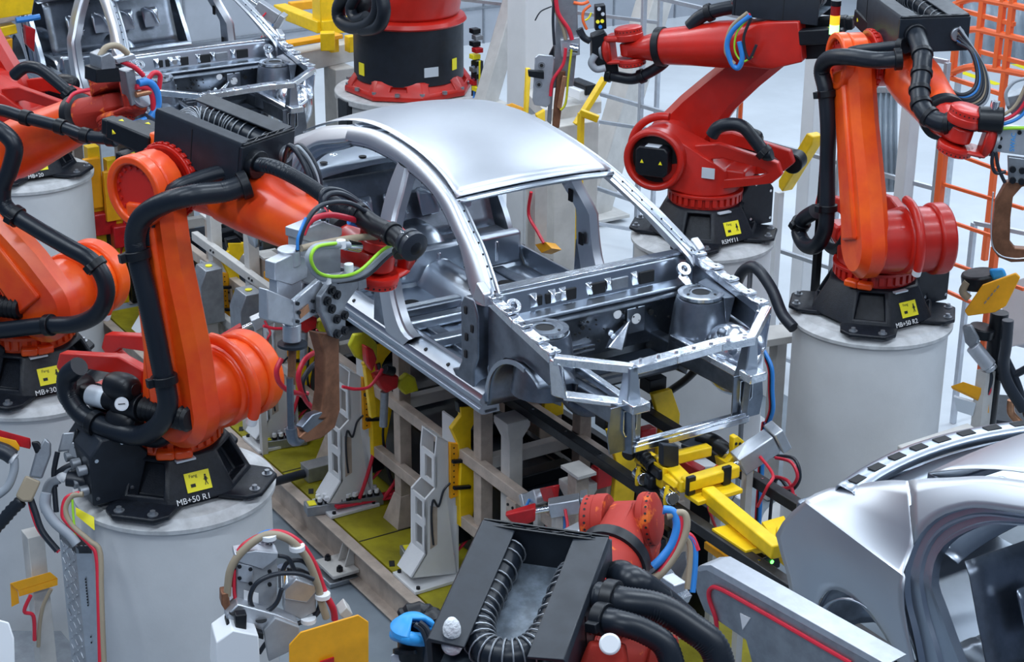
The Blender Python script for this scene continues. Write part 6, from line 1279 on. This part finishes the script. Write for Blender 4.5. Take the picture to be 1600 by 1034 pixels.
# aluminium safety fence panels behind the right pair of robots
def fence(posts, zs, lab, m_=ALU, w=.045):
    e = empty('machine_fence', (posts[0][0], posts[0][1], 0), lab, 'fence')
    for x, y in posts: B().box((x, y, zs[-1]/2), (w, w, zs[-1])).build('fence_post', m_, e, bevel=.004)
    for z_ in zs:
        for a, c_ in zip(posts[:-1], posts[1:]): B().bar((*a, z_), (*c_, z_), w*.8, w*.8).build('fence_rail', m_, e)
    return e
pf_ = [at(px, py, z=0) for px, py in ((905, 420), (1000, 400), (1135, 370), (1240, 350))]
fence([(-6.2, 3.9), (-4.9, 4.1), (-3.6, 4.3), (-2.4, 4.5), (-1.4, 4.7)], (.15, 1.2, 2.2, 3.3), 'aluminium profile fence behind the red robot')
fence([(-9.4, 3.6), (-7.8, 4.6), (-6.4, 5.4)], (.2, 1.4, 2.6, 3.8), 'aluminium profile fence far behind the slanted cream column')
fence([(-1.2, 5.0), (.3, 5.6), (1.8, 6.2)], (.9, 1.9), 'low aluminium rail behind the orange fence')
# big orange guard frame on the right
e = empty('stair_cage', (-1.0, 6.6, 0), 'tall orange tubular ladder cage at the upper right edge', 'ladder cage')
Ho = lambda px, py, y=5.2: at(px, py, y=y)
for (p0, p1) in (((1585, -20), (1572, 420)), ((1538, -20), (1535, 115)), ((1502, -20), (1488, 118)), ((1570, -20), (1565, 115))): a, b_ = Ho(*p0), Ho(*p1); B().bar(a, V((a.x, a.y, b_.z)), .05, .05).build('upright', ORANGEF, e, bevel=.006)
for py0, bow in ((8, 10), (58, 12), (112, 8)): B().tube([Ho(1490, py0), Ho(1520, py0-bow), Ho(1560, py0-bow*.4), Ho(1600, py0+4), Ho(1640, py0+14)], .03, n=8).build('hoop', ORANGEF, e)
for (p0, p1) in (((1500, 15), (1585, 38)), ((1530, 80), (1620, 104)), ((1450, 45), (1500, 28)), ((1480, 120), (1590, 155))): B().bar(Ho(*p0), Ho(*p1), .035, .035).build('hoop_bar', ORANGEF, e)
e = empty('orange_fence', (at(1470, 370, y=4.1).x, 4.1, 0), 'orange tubular fence with thin slanting bars, right of the right robot', 'fence')
a = at(1475, 230, y=4.1); c_ = at(1468, 380, y=4.1); B().bar((a.x, 4.1, a.z), (a.x, 4.1, 0), .06, .06).build('fence_post', ORANGEF, e, bevel=.006)
for p0, p1 in (((1475, 288), (1600, 326)), ((1473, 342), (1560, 372)), ((1470, 405), (1600, 452)), ((1480, 455), (1530, 478)), ((1478, 235), (1640, 295))):
    A2, B2 = at(*p0, y=4.1), at(*p1, y=4.1); B().bar(A2, B2, .025, .025).build('fence_bar', ORANGEF, e)
A2 = at(1553, 405, y=4.1); B().bar((A2.x, 4.1, A2.z+.1), (A2.x, 4.1, 0), .05, .05).build('fence_post', ORANGEF, e)
# thin red-orange rod behind the red robot
rr = at(1160, 120, y=3.7); beam('guard_rod', (rr.x, 3.7, 4.3), (rr.x, 3.7, 2.3), .03, .03, ORANGEF, 'thin red upright rod behind the red robot arm', 'rod')
# stack light
q = at(1301, 78, y=2.75); e = empty('stack_light', q, 'signal tower with red, amber and lit green segments, left of the right robot', 'signal lamp')
for i, (m_, h_, nm) in enumerate(((BLACKPL, .12, 'lamp_foot'), (mat('green_lamp', (.25, 1, .25), .3, emit=2.2), .07, 'green_segment'), (mat('amber_lamp', (1, .42, .02), .3, emit=.9), .07, 'amber_segment'), (mat('red_lamp', (.25, .01, .01), .3), .07, 'red_segment'), (BLACKPL, .04, 'lamp_cap'))):
    z0 = sum((.12, .07, .07, .07, .04)[:i]); o = B().cyl(q+V((0, 0, z0)), q+V((0, 0, z0+h_-.003)), .036 if 0 < i < 4 else .038, n=20).build(nm, m_, e)
B().box((q.x, q.y, q.z/2), (.05, .05, q.z)).build('lamp_pole', BLACKPL, e)
# tinted plastic curtains
CURT = mat('blue_grey_plastic_sheet', (.30, .38, .46), .25, 0, .2, 4, bump=.3, bscale=5, alpha=.75)
def curtain(px0, px1, py0, py1, y, lab):
    e = empty('strip_curtain', at(px0, py1, y=y), lab, 'curtain')
    n = 14
    rows = [[at(px0+(px1-px0)*i/n, py0, y=y+.03*math.sin(i*2.1)) for i in range(n+1)], [at(px0+(px1-px0)*i/n, py1, y=y+.04*math.sin(i*2.1+.5)) for i in range(n+1)]]
    B().grid(rows).build('plastic_sheet', CURT, e, solid=.004, ang=80)
    B().bar(at(px0, py0, y=y), at(px1, py0, y=y), .05, .05).build('top_rail', ALU, e); t_ = at(px0, py1, y=y); B().box((t_.x, y, t_.z/2), (.05, .05, t_.z)).build('frame_leg', ALU, e); B().bar(at(px0, py0, y=y), at(px0, py1, y=y), .04, .04, (1, 0, 0)).build('side_rail', ALU, e)
curtain(1362, 1402, 140, 300, 4.9, 'blue-grey plastic sheet in a frame behind the right robot link arm')
curtain(1500, 1620, -10, 100, 7.5, 'blue-grey plastic sheet far behind the orange ladder cage')
# floor marking
for i, (a, b_) in enumerate((((1480, 105), (1560, 132)), ((1530, 80), (1620, 112)), ((1330, 25), (1360, 35)))):
    A2, B2 = at(*a, z=.004), at(*b_, z=.004); o = B(); o.bar(A2, B2, .14, .004); tag(o.build('floor_line', LABELY), kind='structure')
# yellow tip dresser stands
def plate(pts, y, m_, name, lab, cat_, th=.02, x=None, g=None):
    P_ = [at(px, py, y=y) if x is None else at(px, py, x=x) for px, py in pts]; n = (P_[1]-P_[0]).cross(P_[2]-P_[0]).normalized()
    o = B().prism(P_, n*th).build(name, m_, bevel=.004); tag(o, lab, cat_, g); return o
e = empty('guard_rail', at(1220, 300, y=3.9), 'slanted yellow guard bar between the red robot and the right robot', 'guard bar')
P_ = [at(px, py, y=3.9) for px, py in ((1260, 208), (1270, 214), (1268, 226), (1222, 300), (1216, 292), (1216, 282))]; B().prism(P_, (0, .12, 0)).build('guard_bar', YEL, e, bevel=.01)
q = at(1218, 300, y=3.95); B().box((q.x, q.y, (q.z)/2), (.06, .06, q.z)).build('guard_post', PED, e)
for (pts, y, lab) in ((((1098, 186), (1118, 164), (1128, 168), (1108, 186)), 4.4, 'small yellow bracket seen behind the red robot link arm'), (((1033, 275), (1048, 262), (1048, 280), (1036, 284)), 3.9, 'small yellow bracket left of the red robot base')): plate(pts, y, YEL, 'yellow_bracket', lab, 'bracket')
# dresser with big yellow plate, right edge
G = PL(at(1530, 460, y=3.6), 40); H_ = lambda px, py, o=0: G.hit(px, py, o)
q = H_(1535, 520, .1); e = empty('tip_dresser', (q.x, q.y, 0), 'tip dresser stand with a large orange-yellow plate at the right edge', 'tip dresser')
B().prism([H_(px, py) for px, py in ((1507, 486), (1535, 446), (1587, 427), (1594, 434), (1572, 478), (1555, 488), (1512, 494))], G.n*.03).build('guard_plate', YELD, e, bevel=.006)
text('LORCH', 'embossed_lettering', H_(1548, 466, -.002), (H_(1560, 450)-H_(1536, 482)), (H_(1530, 455)-H_(1548, 466)), .06, mat('worn_yellow_shade', (.62, .33, .01), .5), e) if False else None
for i in range(5): s_ = H_(1538+i*5, 474-i*6, -.003); B().bar(s_, H_(1541+i*5, 470-i*6, -.003), .008, .01).build('embossed_mark', BEIGEC, e)
b = B(); b.cyl(H_(1532, 448, .2), H_(1530, 425, .2), .14, n=24); b.build('dresser_head', BLACKPL, e, bevel=.02)
B().hull([H_(px, py, o) for px, py in ((1545, 420), (1568, 418), (1574, 432), (1550, 438)) for o in (.1, .25)]).build('blue_valve', BLUEP, e, bevel=.02)
b = B(); b.cyl((q.x, q.y, 0), H_(1560, 500, .12), .0, n=3) if False else None
s0 = H_(1562, 488, .15); b = B(); b.cyl((s0.x, s0.y, 0), s0, .07, n=20); b.build('stand_pipe', BLACKPL, e)
s1 = H_(1543, 560, .0); b = B(); b.box((s1.x, s1.y, s1.z*.5-.1), (.10, .10, s1.z)); b.build('stand_post', CREAM, e)
B().hull([H_(px, py, o) for px, py in ((1503, 508), (1518, 505), (1532, 530), (1520, 548), (1508, 535)) for o in (-.05, .08)]).build('motor_bracket', ALUD, e, bevel=.02)
b = B(); b.cyl(H_(1520, 540, -.02), H_(1546, 572, -.02), .06, n=22); b.cyl(H_(1546, 572, -.02), H_(1550, 578, -.02), .05, n=22); b.build('motor_can', ALU, e, bevel=.008)
b = B(); b.cyl(H_(1532, 525, .1), H_(1536, 510, .1), .10, n=20); b.build('cup', BLACKPL, e, bevel=.01)
B().prism([H_(px, py, -.05) for px, py in ((1485, 603), (1505, 596), (1540, 608), (1526, 622))], (0, .02, -.03)).build('small_cover', YELD, e, bevel=.004)
B().prism([H_(px, py, -.02) for px, py in ((1528, 618), (1545, 608), (1545, 645), (1530, 640))], G.n*.02).build('cover_back', YELD, e)
B().prism([H_(px, py, -.03) for px, py in ((1490, 620), (1525, 630), (1520, 650), (1495, 642))], G.n*.04).build('clear_box', LABELW, e)
for m_, r, pts in ((BLACKC, .045, ((1575, 500), (1572, 540), (1568, 570), (1575, 600), (1600, 640))), (BLACKC, .02, ((1540, 560), (1548, 590), (1542, 615))), (REDC, .014, ((1546, 590), (1546, 612), (1536, 620))), (COPPERB, .03, ((1580, 625), (1580, 645), (1595, 662))), (BEIGEC, .03, ((1512, 440), (1504, 455), (1514, 466))), (BLACKC, .03, ((1560, 590), (1585, 585), (1605, 575))), (BLACKC, .03, ((1572, 560), (1590, 600), (1605, 650)))): B().tube([H_(px, py, -.02 if r != .03 else .1) for px, py in pts], r, n=10, sm=6).build('dresser_cable', m_, e, ang=60)
b = B(); s2 = at(1570, 645, z=0); b.cyl(s2, s2+V((0, 0, .05)), .3, n=32); b.build('stand_foot', BLACKSH, e)
o = B().prism([at(px, py, y=4.6) for px, py in ((1565, 445), (1640, 420), (1640, 530), (1565, 545))], (0, .4, 0)).build('control_cabinet', PED, bevel=.01); tag(o, 'pale control cabinet at the right edge behind the tip dresser', 'cabinet')
o = B().prism([at(px, py, z=1.35) for px, py in ((1402, 695), (1512, 660), (1530, 672), (1420, 708))], (0, 0, -1.3)).build('cream_box', CREAM, bevel=.01); tag(o, 'cream box at the foot of the right pedestal, behind the lower right car body', 'box')
o = B().prism([at(px, py, z=1.5) for px, py in ((1165, 512), (1235, 505), (1238, 525), (1175, 535))], (0, 0, -.06)).build('shelf_plate', CREAM, bevel=.004); tag(o, 'cream shelf plate between the car front end and the right pedestal', 'shelf')
q = o.location
o = B().box((q.x, q.y+.1, .72), (.1, .1, 1.42)).build('shelf_post', CREAM, bevel=.004); tag(o, 'cream post under the shelf plate right of the car front end', 'post')
# ================================================================== top left: yellow carriage and grey beam of the farther line
e = empty('transfer_carriage', at(470, 90, z=2.0), 'yellow carriage frame on a grey beam at the top, behind the farther car', 'carriage')
for p0, p1, w_, h_, m_, nm in (((437, 15), (505, 42), .16, .14, YEL, 'long_beam'), ((500, 42), (555, 36), .18, .16, YEL, 'cross_beam'), ((410, 75), (530, 55), .16, .05, YELD, 'tray'), ((512, 62), (512, 66), .16, .2, YEL, 'foot'), ((452, 10), (492, 6), .10, .10, YELD, 'sensor_cover')): B().bar(at(*p0, z=2.3), at(*p1, z=2.3), w_, h_).build(nm, m_, e, bevel=.01)
q = at(507, 32, z=2.35); B().box(q+V((0, 0, .3)), (.22, .2, .7)).build('mast', YEL, e, bevel=.01)
for px in (520, 548): q = at(px, 68, z=2.2); B().box(q, (.12, .1, .18)).build('foot', YEL, e, bevel=.008)
o = B(); o.bar(at(380, 112, z=2.05), at(570, 72, z=2.05), .25, .22); tag(o.build('line_beam', CREAM, bevel=.01), 'grey-white horizontal beam under the yellow carriage at the top', 'beam')
for px, lab in ((465, 'left cream post under the beam behind the farther car'), (530, 'right cream post under the beam behind the farther car')):
    q = at(px, 95, z=2.0); tag(B().box((q.x, q.y, .97), (.3, .25, 1.94)).build('beam_post', CREAM, bevel=.01), lab, 'post')
q = at(418, 18, z=2.4); pneu(q, (.5, .6, -.5), 'red clamp at the top between the farther car and the yellow frame', s=1.4)
pneu(at(425, 50, z=2.1), (.8, -.4, .1), 'silver cylinder lying below the red clamp at the top', s=1.4)
e = empty('yellow_fixture', at(20, 60, z=1.9), 'yellow steel fixture with red clamps in the top left corner', 'fixture')
for pts, m_, nm, th in ((((-10, -10), (55, -10), (50, 22), (-10, 32)), YEL, 'upper_block', .3), (((-10, 45), (25, 38), (28, 52), (-10, 62)), YEL, 'lower_arm', .15), (((-10, 66), (20, 60), (20, 80), (-10, 84)), YELD, 'orange_block', .15), (((-10, 28), (30, 22), (26, 32), (-10, 40)), TANFR, 'edge_plate', .1), (((40, 40), (56, 46), (54, 82), (42, 70)), REDP, 'red_clamp', .1)): B().prism([at(px, py, x=-8.6) for px, py in pts], (-th, 0, 0)).build(nm, m_, e, bevel=.01)
B().tube([at(px, py, x=-8.5) for px, py in ((25, 32), (40, 30), (62, 26))], .03, n=8).build('blue_hose', BLUEC, e)
B().box((at(10, 100, x=-8.7).x, at(10, 100, x=-8.7).y, .9), (.2, .2, 1.8)).build('fixture_post', CREAM, e)
# cream equipment table behind the roof edge
q = at(880, 150, z=2.5); e = empty('equipment_table', (q.x, q.y, 0), 'cream equipment stand with yellow clamps behind the far roof edge', 'stand')
B().prism([at(px, py, z=2.4) for px, py in ((818, 140), (850, 128), (935, 140), (940, 158), (850, 172))], (0, 0, -.12)).build('table_top', CREAM, e, bevel=.006)
B().box((q.x, q.y, 1.15), (.5, .5, 2.28)).build('table_leg', CREAM, e, bevel=.01)
B().box(at(910, 135, z=2.55), (.3, .12, .10)).build('black_cylinder_unit', BLACKPL, e, bevel=.01); B().box(at(905, 145, z=2.5), (.2, .12, .10)).build('white_unit', WHITEP, e, bevel=.01)
for pts in (((823, 108), (830, 108), (826, 178), (820, 176)), ((842, 110), (852, 100), (852, 122), (844, 124)), ((838, 180), (852, 172), (852, 196), (842, 192))): B().prism([at(px, py, z=2.6)*0+atd(px, py, 16.2) for px, py in pts], V((-.06, .02, 0))).build('yellow_clamp', YEL, e, bevel=.006)
o = B(); o.bar(atd(945, 122, 17), atd(900, 195, 17), .07, .05); tag(o.build('striped_bar', YEL, bevel=.006), 'slanted yellow bar behind the red robot gun', 'bar')
o = B(); o.bar(atd(906, 175, 16.2), atd(935, 186, 16.2), .06, .06); q = atd(908, 176, 16.2); o.box((q.x, q.y, q.z/2), (.05, .05, q.z)); tag(o.build('short_bar', YEL, bevel=.006), 'short yellow bar on a thin post before the cream stand', 'bar')
o = B(); o.prism([atd(px, py, 16.4) for px, py in ((760, 172), (800, 160), (820, 168), (828, 186), (800, 190))], V((0, .05, -.08))); tag(o.build('yellow_cover', YELD, bevel=.01), 'orange-yellow cover peeking above the far roof edge', 'cover')
q = at(840, 300, y=1.6); e = empty('sensor_post', (q.x, q.y, 0), 'cream post with an orange light and a small yellow cover, seen through the windscreen opening', 'post')
B().box((q.x, q.y, 1.3), (.12, .12, 2.6)).build('post_tube', CREAM, e, bevel=.004); s_ = at(836, 285, y=1.55); B().cyl(s_, s_+V((.02, -.01, 0)), .02, n=12).build('orange_light', mat('orange_led', (1, .2, .02), .4, emit=4), e)
B().prism([at(px, py, y=1.5) for px, py in ((836, 382), (852, 378), (862, 388), (846, 395))], (0, .1, -.03)).build('yellow_cover', YELD, e)
B().tube([at(px, py, y=1.5) for px, py in ((830, 300), (826, 335), (840, 362), (850, 380))], .014, n=8).build('cable', REDC, e)
bpy.context.view_layer.update()
car_copy(-7.1, .26, 'bare steel car body at upper left, with welded seams, before the yellow fixture')
car_copy(6.65, 0, 'rear of a bare steel car body at the lower right, cropped by the picture edge')
